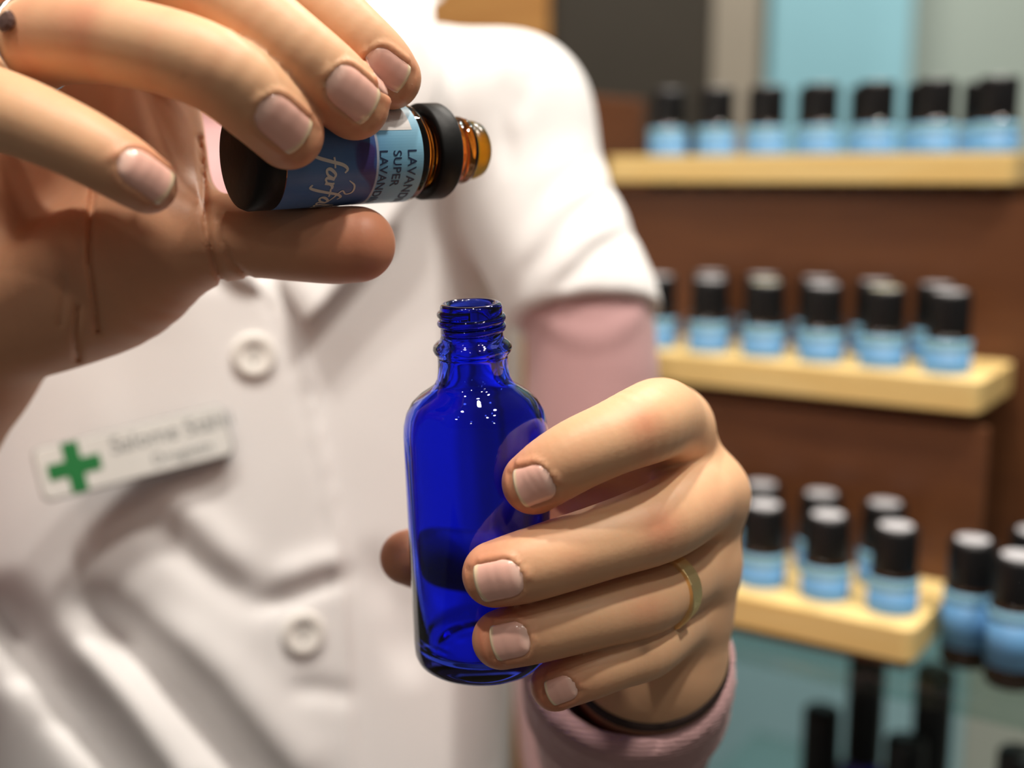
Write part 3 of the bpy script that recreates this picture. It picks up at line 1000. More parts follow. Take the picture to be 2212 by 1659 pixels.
us = [(u, v) for u in (0.02, .25, .5, .75, .98) for v in (0.05, .5, .95)]
SL = 24.0                                              # the right end of the badge lies deeper
uv = np.array(us); u_, v_ = uv[:, 0], uv[:, 1]
bpx = (95 * (1 - v_) + 66 * v_) * (1 - u_) + (506 * (1 - v_) + 482 * v_) * u_
bpy_ = (1086 * (1 - v_) + 972 * v_) * (1 - u_) + (982 * (1 - v_) + 872 * v_) * u_
dd_ = np.stack([(bpx - CXP) / FPX, -(bpy_ - CYP) / FPX, np.ones(len(us))], 1)
dd_ /= np.linalg.norm(dd_, axis=1, keepdims=True)
gap = trace(sd_coat, dd_ * 420, dd_)[:, 2] - SL * u_
BD = (min(gap) - 2.8, min(gap) - 2.8 + SL)
bl, tl = P(95, 1086, BD[0]), P(66, 972, BD[0])
br, tr = P(506, 982, BD[1]), P(482, 872, BD[1])
bc = (bl + tl + br + tr) / 4
bx = ((br + tr) - (bl + tl)) / 2
bw = np.linalg.norm(bx); bx /= bw
by = ((tl + tr) - (bl + br)) / 2
by -= bx * (by @ bx); bh = np.linalg.norm(by); by /= bh
bz = wcross(bx, by)
badge = empty('name_badge'); place(badge, bc, bx, by, bz)
tag(badge, 'white rectangular name badge with green cross pinned to the coat', 'name badge')
obj('badge_back', rounded_rect_mesh('badge_back', bw, bh, 3.2, 3.0), M['badge_edge'], badge, smooth=False, local=True).location = (0, 0, -0.0025)
obj('badge_face', rounded_rect_mesh('badge_face', bw - 0.8, bh - 0.8, 3.0, 0.8), M['badge'], badge, smooth=False, local=True).location = (0, 0, 0.0004)
cr = bmesh.new()
cxx, cyy, A_, W_ = -bw / 2 + 13.5, 0.0, 9.6, 3.0
poly = [(-W_, -A_), (W_, -A_), (W_, -W_), (A_, -W_), (A_, W_), (W_, W_), (W_, A_), (-W_, A_), (-W_, W_), (-A_, W_), (-A_, -W_), (-W_, -W_)]
lo_ = [cr.verts.new(((x + cxx) * .001, (y + cyy) * .001, 0.0012)) for x, y in poly]
hi_ = [cr.verts.new(((x + cxx) * .001, (y + cyy) * .001, 0.0014)) for x, y in poly]
cr.faces.new(hi_); cr.faces.new(lo_[::-1])
for i in range(12): cr.faces.new((lo_[i], lo_[(i + 1) % 12], hi_[(i + 1) % 12], hi_[i]))
o = obj('green_cross', mesh_bm('green_cross', cr), M['green'], badge, smooth=False, local=True); o['label'] = 'green pharmacy cross'
o = obj('lettering', text_mesh('Salome Stähli', 0.0088), M['grey_print'], badge, smooth=False, local=True)
o.location = (-bw / 2 * .001 + 0.0275, 0.0014, 0.00135)
o = obj('lettering', text_mesh('Drogistin', 0.0062), M['grey_print'], badge, smooth=False, local=True)
o.location = (-bw / 2 * .001 + 0.041, -0.0066, 0.00135)

# rings and bracelet
def band(name, chain, i0, f, width, thick, m, parent=None, seg=48, jitter=0.0, dr=0.15):
    a, b = chain[i0], chain[i0 + 1]
    c = a + (b - a) * f
    ax = b[:3] - a[:3]; ax /= np.linalg.norm(ax)
    bx_, by_, bz_ = basis(ax, (0, 1, 0.2))
    r = c[3] + dr
    prof = [(r, -width / 2), (r + thick * .8, -width / 2), (r + thick, -width / 2 + .25), (r + thick, width / 2 - .25), (r + thick * .8, width / 2), (r, width / 2)]
    me = lathe(name, prof, seg, closed=True)
    if jitter:
        co = np.empty(len(me.vertices) * 3); me.vertices.foreach_get('co', co); co = co.reshape(-1, 3)
        rr = np.hypot(co[:, 0], co[:, 1]); sel = rr > (r + thick * .9) * .001
        co[sel, :2] *= (1 + rng.normal(0, jitter, sel.sum()) / r)[:, None]
        me.vertices.foreach_set('co', co.ravel())
    o = obj(name, me, m, parent, smooth=not jitter)
    place(o, c[:3], bx_, by_, bz_)
    return o, c, bx_, by_, bz_

gr, *_ = band('finger_ring', LH['ring'], 5, 0.8, 6.0, 1.3, M['gold'], seg=30, jitter=0.10, dr=-0.25)
tag(gr, 'hammered gold ring on the finger of the hand holding the blue bottle', 'ring')
sroot = empty('finger_ring')
sb, c_, bx_, by_, bz_ = band('ring_band', RH['ring'], 6, 0.5, 2.0, 1.0, M['silver'], dr=-0.2)
sroot.location = sb.location; sroot.rotation_euler = sb.rotation_euler
sb.parent = sroot; sb.location = (0, 0, 0); sb.rotation_euler = (0, 0, 0); sb.matrix_parent_inverse = Matrix()
pst, _ = hit(sd_right, 22, 50, 235)
stone = obj('stone', lathe('stone', [(0, -0.8), (2.0, -0.6), (2.6, 0.4), (1.8, 1.2), (0, 1.5)], 10), M['stone'], sroot, smooth=False, local=True)
nst = grad(sd_right, pst[None])[0]
place(stone, pst + nst * 0.7, *basis(nst))
tag(sroot, 'thin silver ring with dark stone on the hand tilting the amber bottle', 'ring')

bangle = empty('bracelet')
wc = P(1396, 1412, 349); wn = CUFF_N
bx_, by_, bz_ = basis(wn, (0, 1, 0.3))
place(bangle, wc, bx_, by_, bz_)
tag(bangle, 'dark cord bracelet with small gold beads on the wrist below the blue bottle', 'bracelet')
bm = bmesh.new(); RW_, TW_ = 22.0, 2.1
for i in range(64):
    for j in range(8):
        a, b = 2 * math.pi * i / 64, 2 * math.pi * j / 8
        bm.verts.new(((RW_ + TW_ * math.cos(b)) * math.cos(a) * .001, (RW_ + TW_ * math.cos(b)) * math.sin(a) * .001, TW_ * math.sin(b) * .001))
bm.verts.ensure_lookup_table()
for i in range(64):
    for j in range(8):
        bm.faces.new([bm.verts[x] for x in (i * 8 + j, ((i + 1) % 64) * 8 + j, ((i + 1) % 64) * 8 + (j + 1) % 8, i * 8 + (j + 1) % 8)])
obj('cord', mesh_bm('cord', bm), M['cord'], bangle, local=True)
bead = lathe('bead', [(0, -2), (1.4, -1.5), (2.1, 0), (1.4, 1.5), (0, 2)], 14)
for a in (-62, -48, -22, 30, 140, 215):
    o = obj('bead', bead, M['gold'], bangle, local=True)
    o.location = (RW_ * .001 * math.cos(math.radians(a)), RW_ * .001 * math.sin(math.radians(a)), 0)
# ================================================================== THE TWO BOTTLES IN THE HANDS
top_c, base_c = BLUE_TOP, BLUE_BASE
BH = np.linalg.norm(top_c - base_c)
ax = (top_c - base_c) / BH
blue = empty('blue_bottle')
bx_, by_, bz_ = basis(ax, (0, 0, -1))
place(blue, base_c, bx_, by_, bz_)
tag(blue, 'cobalt blue glass bottle with open threaded neck held upright in one hand', 'bottle')
outer = [(0, 1.6), (9, 1.4), (13.5, 0.3), (14.8, 0.0), (16.4, 0.35), (17.6, 1.5), (18.2, 3.2), (18.3, 6), (18.35, 35), (18.35, 62), (18.1, 64.8), (17.3, 67.6), (15.8, 70.2),
         (13.6, 72.2), (11.4, 73.6), (9.9, 74.8), (9.1, 76.4), (8.85, 78.5), (8.8, 81.2), (8.95, 82.2), (9.6, 82.9), (9.9, 83.8), (9.7, 84.7), (8.9, 85.5), (8.1, 86.1), (7.75, 87.0),
         (7.7, 95.2 - 0.9), (7.45, 95.2 - 0.3), (6.9, 95.2), (6.3, 95.2), (5.8, 94.8), (5.5, 94.0)]
inner = [(5.4, 88), (5.6, 80), (6.2, 77), (7.8, 74.6), (10.6, 72.2), (13.2, 70.2), (15.0, 67.6), (16.0, 64.5), (16.4, 61), (16.5, 35), (16.4, 8), (15.6, 5.4), (13.5, 4.2), (8, 4.0), (0, 4.2)]
kz = BH / 95.2
prof = [(r, z * kz) for r, z in outer + inner]
# the screw thread is a helix raised on the neck
def threaded(prof, seg=96):
    me = lathe('glass', prof, seg)
    return me
obj('glass', threaded(prof), M['blue_glass'], blue, local=True)
bm = bmesh.new()
turns, z0, z1, NS = 2.25, 88.1, 93.0, 150
ringv = []
for i in range(NS):
    t = i / (NS - 1); a = 2 * math.pi * turns * t
    amp = 0.95 * min(1, t * 9, (1 - t) * 9)
    zc = (z0 + (z1 - z0) * t) * kz
    row = []
    for j in range(9):
        g = math.pi * j / 8
        r = 7.62 + amp * math.sin(g); zz = zc + 1.05 * math.cos(g)
        row.append(bm.verts.new((r * math.cos(a) * .001, r * math.sin(a) * .001, zz * .001)))
    for j in (1, 2):
        pass
    row.append(bm.verts.new((7.35 * math.cos(a) * .001, 7.35 * math.sin(a) * .001, zc * .001)))
    ringv.append(row)
for A, B in zip(ringv[:-1], ringv[1:]):
    for j in range(10): bm.faces.new((A[j], A[(j + 1) % 10], B[(j + 1) % 10], B[j]))
bm.faces.new(ringv[0]); bm.faces.new(ringv[-1][::-1])
obj('screw_thread', mesh_bm('screw_thread', bm), M['blue_glass'], blue, local=True)

# --- small amber bottle
ab, at_ = AMB_BASE, AMB_END
aL = np.linalg.norm(at_ - ab)          # base to the end of the label
ax = (at_ - ab) / aL
amber = empty('amber_bottle')
front = -(ab / np.linalg.norm(ab)); front = front - ax * (front @ ax); front /= np.linalg.norm(front)
down = np.cross(ax, front)
if down[1] > 0: down = -down
# local x = towards the camera, z = along the bottle, y = completes the frame
yv = wcross(ax, front)
place(amber, ab, front, yv, ax)
SGN = 1.0 if yv @ np.array([0, -1, 0]) > 0 else -1.0       # +1: local y points down in the photo
tag(amber, 'small amber glass bottle with blue label tilted sideways between fingers and thumb', 'bottle')
RA = 12.4
obj('glass', lathe('glass', [(0, 1.0), (9.0, 0.6), (11.0, 0.0), (11.9, 0.4), (RA, 1.4), (RA, aL + 1.2), (11.9, aL + 2.6), (10.6, aL + 4.2), (9.3, aL + 5.0), (9.0, aL + 6), (9.0, aL + 12.6),
     (9.3, aL + 13.4), (9.3, aL + 14.6), (8.6, aL + 15.4), (8.5, aL + 17.4), (8.9, aL + 18.2), (8.7, aL + 19.4), (7.6, aL + 20.0), (0, aL + 20.0)], 72), M['amber'], amber, local=True)
obj('tamper_ring', lathe('tamper_ring', [(9.6, aL + 6.0), (12.0, aL + 6.0), (12.45, aL + 6.5), (12.5, aL + 11.6), (12.1, aL + 12.3), (9.6, aL + 12.3)], 72, closed=True), M['black'], amber, local=True)
obj('dropper_insert', lathe('dropper_insert', [(0, aL + 20.1), (7.5, aL + 20.1), (7.8, aL + 20.6), (7.75, aL + 22.6), (7.3, aL + 24.2), (6.2, aL + 25.2), (4.0, aL + 25.6), (0, aL + 25.6)], 56), M['yellow_plastic'], amber, local=True)

obj('base_cup', lathe('base_cup', [(0, -0.3), (10.8, -0.3), (12.0, 0.2), (12.55, 1.4), (12.55, 6.5), (12.41, 6.5), (12.41, 1.4), (11.9, 0.4), (10.8, -0.02), (0, -0.02)], 72), M['black'], amber, local=True)

def label_material():
    m, nt, b = mat_new('printed_blue_label')
    tc = nt.nodes.new('ShaderNodeTexCoord')
    sx = nt.nodes.new('ShaderNodeSeparateXYZ')
    nt.links.new(tc.outputs['Object'], sx.inputs['Vector'])
    mr = nt.nodes.new('ShaderNodeMapRange'); mr.inputs['From Min'].default_value = 0.0; mr.inputs['From Max'].default_value = aL * .001
    nt.links.new(sx.outputs['Z'], mr.inputs['Value'])
    cr = nt.nodes.new('ShaderNodeValToRGB')
    els = cr.color_ramp.elements
    els[0].position = 0.0; els[0].color = (0.075, 0.19, 0.42, 1)
    els[1].position = 1.0; els[1].color = (0.26, 0.55, 0.74, 1)
    for pos, c in ((0.45, (0.09, 0.21, 0.46, 1)), (0.64, (0.06, 0.15, 0.40, 1)), (0.692, (0.05, 0.10, 0.33, 1)), (0.696, (0.45, 0.50, 0.62, 1)), (0.706, (0.45, 0.50, 0.62, 1)), (0.712, (0.15, 0.38, 0.62, 1)), (0.82, (0.20, 0.47, 0.68, 1))):
        e = els.new(pos); e.color = c
    # purple flower shape near the middle of the label
    n = nt.nodes.new('ShaderNodeTexNoise'); n.inputs['Scale'].default_value = 95; n.inputs['Detail'].default_value = 1
    nt.links.new(tc.outputs['Object'], n.inputs['Vector'])
    st = nt.nodes.new('ShaderNodeMapRange'); st.inputs['From Min'].default_value = 0.56; st.inputs['From Max'].default_value = 0.62
    nt.links.new(n.outputs['Fac'], st.inputs['Value'])
    lo = nt.nodes.new('ShaderNodeMapRange'); lo.inputs['From Min'].default_value = 0.48; lo.inputs['From Max'].default_value = 0.60
    hi = nt.nodes.new('ShaderNodeMapRange'); hi.inputs['From Min'].default_value = 0.70; hi.inputs['From Max'].default_value = 0.69
    nt.links.new(mr.outputs['Result'], lo.inputs['Value']); nt.links.new(mr.outputs['Result'], hi.inputs['Value'])
    m1 = nt.nodes.new('ShaderNodeMath'); m1.operation = 'MULTIPLY'; m2 = nt.nodes.new('ShaderNodeMath'); m2.operation = 'MULTIPLY'
    nt.links.new(lo.outputs['Result'], m1.inputs[0]); nt.links.new(hi.outputs['Result'], m1.inputs[1])
    nt.links.new(m1.outputs[0], m2.inputs[0]); nt.links.new(st.outputs['Result'], m2.inputs[1])
    mx = nt.nodes.new('ShaderNodeMix'); mx.data_type = 'RGBA'
    mx.inputs['B'].default_value = (0.06, 0.04, 0.19, 1)
    nt.links.new(mr.outputs['Result'], cr.inputs['Fac']); nt.links.new(cr.outputs['Color'], mx.inputs['A']); nt.links.new(m2.outputs[0], mx.inputs['Factor'])
    nt.links.new(mx.outputs['Result'], b.inputs['Base Color'])
    b.inputs['Roughness'].default_value = 0.4
    return m

RL = RA + 0.12
Z0L, Z1L = 6.6, aL
bm = bmesh.new()
A0, A1, NA = math.radians(-160), math.radians(160), 96
rows = []
for i in range(NA + 1):
    a = A0 + (A1 - A0) * i / NA
    rows.append([bm.verts.new((r * math.cos(a) * .001, r * math.sin(a) * .001, z * .001)) for r, z in ((RL - .1, Z0L), (RL, Z0L), (RL, Z1L), (RL - .1, Z1L))])
for A, B in zip(rows[:-1], rows[1:]):
    for j in range(4): bm.faces.new((A[j], B[j], B[(j + 1) % 4], A[(j + 1) % 4]))
bm.faces.new(rows[0]); bm.faces.new(rows[-1][::-1])
label = obj('label', mesh_bm('label', bm), label_material(), amber, local=True, smooth=False)
label['label'] = 'blue paper label with brand script and plant name'

def wrap_on(me, zc, a0, r):
    """flat text (x right, y up, metres) -> round the bottle: x runs down round the bottle, y towards the neck"""
    n = len(me.vertices); co = np.empty(n * 3); me.vertices.foreach_get('co', co); co = co.reshape(-1, 3)
    a = math.radians(a0) + co[:, 0] / (r * .001)
    out = np.stack([r * .001 * np.cos(a), SGN * r * .001 * np.sin(a), zc * .001 + co[:, 1]], 1)
    me.vertices.foreach_set('co', out.ravel()); me.update()
    if SGN < 0: me.flip_normals()
    return me

for txt, zc, a0, size, ls in (('LAVANDIN', aL - 4.6, -4, 0.0037, 1.05), ('SUPER', aL - 8.7, -3, 0.0033, 1.05), ('LAVANDIN', aL - 12.6, -4, 0.0033, 1.05)):
    o = obj('lettering', wrap_on(text_mesh(txt, size, spacing=ls, offset=0.00003), zc, a0, RL + 0.1), M['navy_print'], label, local=True, smooth=False)

def ribbon(pts, w):
    """smooth pen stroke as a flat ribbon with changing width"""
    c = catmull(np.array([[x, y, 0, ww] for x, y, ww in pts]), 6)
    d = np.gradient(c[:, :2], axis=0); d /= np.maximum(np.linalg.norm(d, axis=1, keepdims=True), 1e-9)
    nrm = np.stack([-d[:, 1], d[:, 0]], 1)
    L = c[:, :2] + nrm * c[:, 3:4] * w; R = c[:, :2] - nrm * c[:, 3:4] * w
    return L, R

GLY = {   # pen strokes of a sloping script hand; x advance, y height, relative width
    'f': ([[(-.35, -.75, .5), (-.15, -.85, .8), (.05, -.4, 1), (.25, .3, 1), (.45, 1.0, 1), (.7, 1.3, .8), (.92, 1.15, .5)], [(.0, .45, .6), (.3, .5, .6), (.62, .52, .5)]], .62),
    'a': ([[(.62, .5, .6), (.35, .58, .8), (.05, .25, 1), (.08, .02, .8), (.35, .08, .7), (.6, .45, .8)], [(.66, .56, .9), (.55, .15, 1), (.65, .0, .7), (.85, .12, .4)]], .78),
    'r': ([[(.08, .5, .6), (.18, .48, .9), (.1, .0, 1)], [(.12, .2, .6), (.3, .48, .9), (.52, .5, .8)]], .52),
    'l': ([[(0, .2, .5), (.3, .7, .8), (.45, 1.15, .7), (.3, 1.2, .6), (.15, .6, 1), (.12, .08, 1), (.3, .02, .6), (.45, .15, .4)]], .42),
}
bm = bmesh.new()
x = 0.0; S = 4.3
strokes = []
for ch in 'farfalla':
    st, adv = GLY[ch]
    for s_ in st: strokes.append([((px_ + x) * S, py_ * S, ww) for px_, py_, ww in s_])
    x += adv
strokes.append([(6.0, 6.5, .3), (7.5, 8.2, .6), (9.6, 8.2, .6), (10.2, 6.6, .5), (9.0, 5.2, .5), (11.5, 3.6, .6), (14, 2.4, .3)])
for s_ in strokes:
    L, R = ribbon(s_, 0.42)
    lv = [bm.verts.new((a[0] * .001, a[1] * .001, 0)) for a in L]; rv = [bm.verts.new((a[0] * .001, a[1] * .001, 0)) for a in R]
    for i in range(len(lv) - 1): bm.faces.new((lv[i], lv[i + 1], rv[i + 1], rv[i]))
script = mesh_bm('brand_script', bm)
obj('brand_script', wrap_on(script, 16.8, 2, RL + 0.1), M['cream_print'], label, local=True, smooth=False)
# blank white panel of the label next to the fingertips
bm = bmesh.new()
rr = RL + 0.08
rows = [[bm.verts.new((rr * math.cos(a) * .001, SGN * rr * math.sin(a) * .001, z * .001)) for z in (aL - 13.5, aL - 2.4)] for a in np.radians(np.linspace(-62, -26, 10))]
for A, B in zip(rows[:-1], rows[1:]): bm.faces.new((A[0], B[0], B[1], A[1]))
obj('white_panel', mesh_bm('white_panel', bm), M['white_print'], label, local=True, smooth=False)
# ================================================================== DISPLAY RACK AND BOTTLES BEHIND
CZ = CAM_Z
RA_O = Vector((0.2016, 0.552, CZ))
SR = Vector((0.829, -0.559, 0.0)).normalized()
BK = Vector((0.559, 0.829, 0.0)).normalized()
RZ = math.atan2(SR.y, SR.x)

def rack_pt(a, b, z):
    """rack frame: a along the shelf (right), b to the back, z relative to the lens; mm"""
    return RA_O + SR * (a * .001) + BK * (b * .001) + Vector((0, 0, z * .001))

def rack_box(name, a0, a1, b0, b1, z0, z1, m, parent, bev=0.0):
    o = obj(name, box_mesh(name, a0 * .001, a1 * .001, b0 * .001, b1 * .001, z0 * .001, z1 * .001, bev * .001), m, parent, smooth=False, local=True)
    return o

PIT, RB = 30.0, 10.6
TIERS = [dict(b=-66, z=-187, a0=-152, a1=15, front=[0, -1, -2, -3, -4], back=[0, -1, -2, -3], m='pale_wood', word='bottom'),
         dict(b=0, z=-92, a0=-178, a1=20, front=[0, -1, -2, -3, -4, -5], back=[0, -1, -2, -3, -4], m='pale_wood', word='middle'),
         dict(b=67, z=8, a0=-208, a1=14, front=[0, -1, -2, -3, -4, -5, -6], back=[0, -1, -2, -3, -4, -5], m='pale_wood', word='top')]
rack = empty('display_rack', RA_O); rack.rotation_euler = (0, 0, RZ)
tag(rack, 'three-tiered wooden display rack with pale hole boards full of black-capped bottles', 'display rack')
THK = 13.0

def hole_board(name, a0, a1, b0, b1, z, holes, r, m, parent):
    cu = bpy.data.curves.new(name, 'CURVE'); cu.dimensions = '2D'; cu.fill_mode = 'BOTH'
    cu.extrude = THK * .0005; cu.bevel_depth = 0.0008; cu.bevel_resolution = 1
    rc = 5.0
    pts = []
    for cx, cy, s0 in ((a1 - rc, b1 - rc, 0), (a0 + rc, b1 - rc, 90), (a0 + rc, b0 + rc, 180), (a1 - rc, b0 + rc, 270)):
        for k in range(5): pts.append((cx + rc * math.cos(math.radians(s0 + k * 22.5)), cy + rc * math.sin(math.radians(s0 + k * 22.5))))
    def add(pp):
        sp = cu.splines.new('POLY'); sp.points.add(len(pp) - 1); sp.use_cyclic_u = True
        for q, (x, y) in zip(sp.points, pp): q.co = (x * .001, y * .001, 0, 1)
    add(pts)
    for hx, hy in holes: add([(hx + r * math.cos(2 * math.pi * i / 28), hy + r * math.sin(2 * math.pi * i / 28)) for i in range(28)])
    ob = bpy.data.objects.new(name, cu); COL.objects.link(ob)
    me = bpy.data.meshes.new_from_object(ob.evaluated_get(bpy.context.evaluated_depsgraph_get()))
    bpy.data.objects.remove(ob); bpy.data.curves.remove(cu)
    o = obj(name, me, m, parent, smooth=False, local=True)
    o.location = (0, 0, (z - THK / 2) * .001)
    return o

SINK = 17.0        # bottles stand this deep in the board holes, on a ledge below
for T in TIERS:
    T['holes_f'] = [(k * PIT, T['b']) for k in T['front']]
    T['holes_b'] = [(k * PIT - PIT / 2, T['b'] + 33) for k in T['back']]
    hole_board('tier_board', T['a0'], T['a1'], T['b'] - 22, T['b'] + 47, T['z'], T['holes_f'] + T['holes_b'], RB + 0.6, M[T['m']], rack)
    rack_box('ledge', T['a0'] + 4, T['a1'] - 4, T['b'] - 12, T['b'] + 46, T['z'] - SINK - 4, T['z'] - SINK - 0.3, M['brown_wood'], rack)
rack_box('riser', -178, 24, -17, -12, -208, -92 - SINK - 4, M['brown_wood'], rack)
rack_box('riser', -206, 60, 51, 56, -208, 8 - SINK - 4, M['brown_wood'], rack)
rack_box('side_panel', -240, -228, 60, 130, -208, 45, M['brown_wood'], rack, 1.0)
rack_box('back_board', -228, 40, 120, 126, -208, -5, M['brown_wood'], rack)

cap_m = lathe('cap', [(0, 20.4), (6.5, 20.6), (8.4, 20.6), (9.4, 19.8), (9.7, 18.4), (9.7, 1.0), (9.5, 0.2), (8.6, 0)], 32)
body_m = lathe('glass', [(0, 0.8), (8, 0.4), (9.6, 0), (RB, 1.4), (RB, 33), (9.9, 35), (8.2, 36.5), (8.4, 42), (0, 42)], 32)
lab_m = lathe('label', [(RB + .02, 9), (RB + .12, 9), (RB + .12, 28), (RB + .02, 28)], 32, closed=True)
band_m = lathe('label_band', [(RB + .02, 28), (RB + .12, 28), (RB + .12, 33), (RB + .02, 33)], 32, closed=True)
dot_m = lathe('dot', [(0, 20.9), (6.8, 20.9), (7.0, 20.6)], 24)

def make_vial(dot=None, tall=0.0):
    r = empty('capped_bottle')
    obj('glass', body_m, None, r, local=True); obj('label', lab_m, None, r, local=True); obj('label_band', band_m, None, r, local=True)
    c = obj('cap', cap_m, None, r, local=True); c.location = (0, 0, 0.0342)
    if dot:
        s = obj('dot', dot_m, None, c, local=True)
    return r
for me, k in ((cap_m, 'cap'), (body_m, 'amber_dark'), (lab_m, 'label_blue'), (band_m, 'label_band')):
    me.materials.append(M[k]); me.polygons.foreach_set('use_smooth', [True] * len(me.polygons))
dotY, dotW = dot_m.copy(), dot_m.copy()
dotY.materials.append(M['yellow_top']); dotW.materials.append(M['white_top'])
protos = {None: make_vial()}
def vial_copy(src):
    r = src.copy(); COL.objects.link(r)
    for ch in src.children:
        c = ch.copy(); COL.objects.link(c); c.parent = r
        for g in ch.children:
            d = g.copy(); COL.objects.link(d); d.parent = c
    return r
first = [True]
def vial(a, b, z, label, group, dot=None):
    if first[0]:
        r = protos[None]; first[0] = False
    else:
        r = vial_copy(protos[None])
    r.location = rack_pt(a, b, z); r.rotation_euler = (0, 0, RZ + random.uniform(-.6, .6))
    tag(r, label, 'bottle', group)
    if dot:
        cap = [c for c in r.children if c.name.startswith('cap')][0]
        s = bpy.data.objects.new('dot', dotY if dot == 'y' else dotW); COL.objects.link(s); s.parent = cap  # yellow discs are stickers, pale ones a cap highlight put into colour
    return r

ORD = ['first', 'second', 'third', 'fourth', 'fifth', 'sixth', 'seventh']
STK = {('middle', 'f'): {0: 'w', -1: 'y', -3: 'y'}, ('bottom', 'f'): {0: 'w', -1: 'w'}}
for T in TIERS:
    w = T['word']
    for row, hs, ks in (('f', T['holes_f'], T['front']), ('b', T['holes_b'], T['back'])):
        for i, ((a, b), k) in enumerate(zip(hs, ks)):
            rown = 'front row' if row == 'f' else 'back row'
            st = STK.get((w, row), {}).get(k)
            extra = {'y': ' with yellow sticker', 'w': ' with painted highlight sticker', None: ''}[st]
            vial(a, b, T['z'] - SINK, 'black-capped blue-label bottle%s, %s tier %s, %s from right end' % (extra, w, rown, ORD[i]), 'bottles in the wooden rack', st)

# glass shelf that carries the rack, and the one below
sg = obj('glass_shelf', box_mesh('glass_shelf', -0.150, 0.30, -0.092, 0.16, -0.2165, -0.2083, 0.0008), M['shelf_glass'], smooth=False)
sg.location = RA_O; sg.rotation_euler = (0, 0, RZ)
tag(sg, 'clear greenish glass shelf carrying the wooden bottle rack', 'shelf')
sg2 = obj('glass_shelf', box_mesh('glass_shelf', -0.150, 0.30, -0.092, 0.16, -0.384, -0.3755, 0.0008), M['shelf_glass'], smooth=False)
sg2.location = RA_O; sg2.rotation_euler = (0, 0, RZ)
tag(sg2, 'lower glass shelf under the rack with dark cobalt bottles', 'shelf')
for nm, a0, a1, mk, lb in (('back_panel', -0.30, -0.054, 'lit_panel', 'turquoise back panel behind the dark cobalt bottles under the rack'), ('back_panel', -0.052, 0.30, 'low_grey', 'grey green back panel at the lower right behind the cobalt bottles')):
    bp = obj(nm, box_mesh(nm, a0, a1, 0.330, 0.335, -1.25, -0.215, 0.0008), M[mk], smooth=False)
    bp.location = RA_O; bp.rotation_euler = (0, 0, RZ)
    tag(bp, lb, 'panel')
# loose bottles right of the rack on the glass shelf
for i, (a, b, w, st) in enumerate(((29, -54, 'nearest the bottom tier of the rack', 'w'), (50, -66, 'outermost at the picture edge', 'w'), (48, -26, 'behind the other two', None))):
    vial(a, b, -208.2, 'loose black-capped blue-label bottle on glass shelf beside rack, %s' % w, 'loose bottles beside the rack', st)
# dark cobalt bottles on the lower shelf
tall_body = lathe('glass', [(0, 0.8), (12, 0), (14.5, 1.5), (14.5, 46), (12.5, 51), (9, 54), (9, 60), (0, 60)], 32)
tall_cap = lathe('cap', [(0, 51), (8.5, 51), (9.6, 49.5), (9.8, 1), (9.4, 0), (0, 0)], 32)
for me, k in ((tall_body, 'cobalt_dark'), (tall_cap, 'cap')):
    me.materials.append(M[k]); me.polygons.foreach_set('use_smooth', [True] * len(me.polygons))
TALL = [(-54, 10, -6, 'leftmost'), (-40, 38, 12, 'second from left'), (-8, 0, -6, 'third from left, shortest'), (-4, 34, 16, 'tall one at right'), (52, -40, 17, 'in the bottom right corner')]
for a, b, dz, w in TALL:
    r = empty('cobalt_bottle', rack_pt(a, b, -375.3))
    g = obj('glass', tall_body, None, r, local=True); c = obj('cap', tall_cap, None, r, local=True)
    s = 1 + dz / 90.0
    r.scale = (1, 1, s)
    c.location = (0, 0, 0.055)
    tag(r, 'dark cobalt bottle with black cap on lower shelf, %s' % w, 'bottle', 'cobalt bottles on the lower shelf')

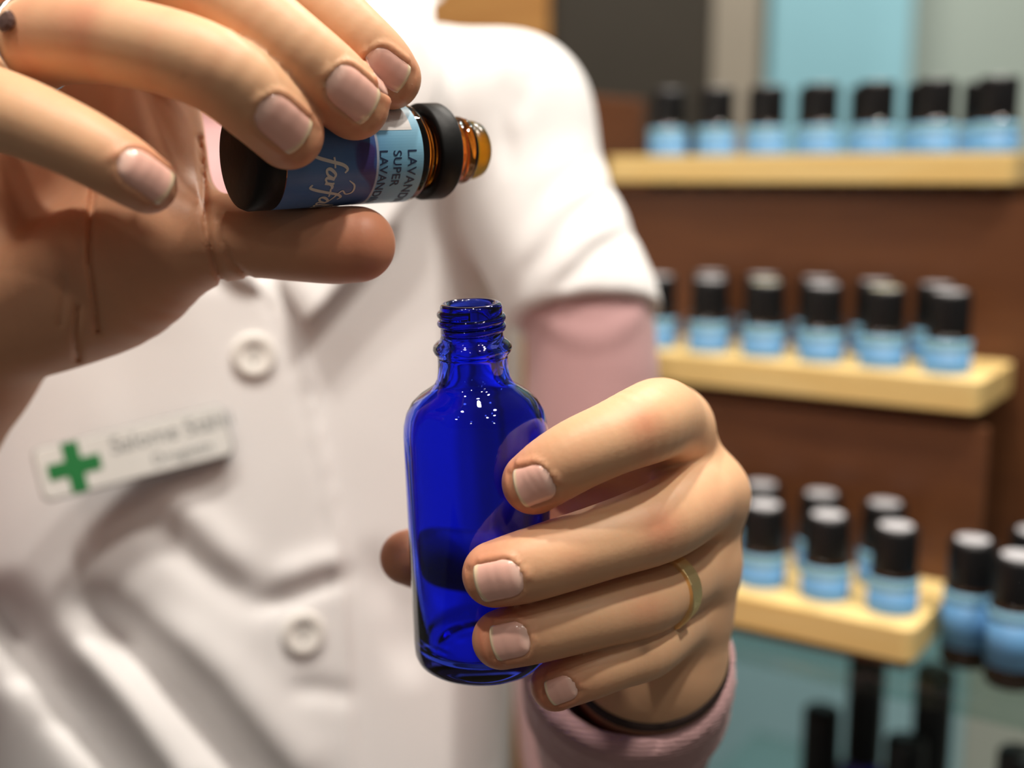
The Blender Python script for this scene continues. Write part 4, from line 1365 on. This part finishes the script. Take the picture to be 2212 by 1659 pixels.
# ------------------------------------------------------------------ wall behind
def wpt(px, py, d): return Vector(to_world(P(px, py, d)))
def wall_panel(name, px0, px1, py0, py1, d, m, thick, label, cat):
    a, b = wpt(px0, py1, d), wpt(px1, py0, d)
    y = (a.y + b.y) / 2
    o = obj(name, box_mesh(name, a.x, b.x, y, y + thick, a.z, b.z, 0.002), m, smooth=False)
    return tag(o, label, cat) if cat else tag(o, kind='structure')
# tall panels of the shop fitting on the back wall, standing on the floor
def fitting(name, x0, x1, y0, y1, z0, z1, m, kind='structure'):
    o = obj(name, box_mesh(name, x0, x1, y0, y1, z0, z1, 0.002), m, smooth=False)
    return tag(o, kind=kind)
fitting('trim_1', 0.250, 0.325, 1.62, 1.66, 0.0, 2.1, M['beige'])
fitting('wall_panel_blue', 0.335, 0.52, 1.62, 1.65, 0.0, 2.1, M['panel'])

cab = empty('wall_cabinet', (0.10, 1.10, 0.0))
tag(cab, 'orange wooden cabinet with dark door standing behind the shoulder', 'cabinet')
obj('side_post', box_mesh('side_post', -0.085, 0.030, 1.00, 1.30, 0.0, 2.0, 0.003), M['oak'], cab, smooth=False)
obj('door', box_mesh('door', 0.030, 0.165, 1.02, 1.28, 0.0, 2.0, 0.003), M['dark_panel'], cab, smooth=False)

# ------------------------------------------------------------------ ceiling lamps (the shop's downlights, two of them added for the back wall)
WHERE = ['far left behind the camera', 'behind the camera, right of centre', 'nearest on the right of the camera', 'farthest behind the camera', 'far right behind the camera',
         'straight above the two hands', 'between the hands and the wooden rack', 'left of the hands above the name badge', 'added behind the rack to light the wall', 'added behind the person to light the wall']
ring_m = lathe('housing', [(38, 0), (46, 0), (47, 2), (46, 9), (40, 10), (38, 9)], 32, closed=True)
for i, (x, y, pw) in enumerate(LAMPS):
    r = empty('ceiling_lamp', (x, y, CEIL_Z - 0.0105))
    obj('housing', ring_m, M['lamp_ring'], r, local=True)
    ld = bpy.data.lights.new('lamp_light', 'AREA'); ld.shape = 'DISK'; ld.size = 0.075; ld.energy = pw * LAMP_GAIN
    ld.color = (1.0, 0.93, 0.84)
    lo = bpy.data.objects.new('lamp_light', ld); COL.objects.link(lo); lo.parent = r; lo.location = (0, 0, 0.002)
    tag(r, 'round recessed ceiling lamp overhead, ' + WHERE[i], 'lamp', 'round ceiling lamps')
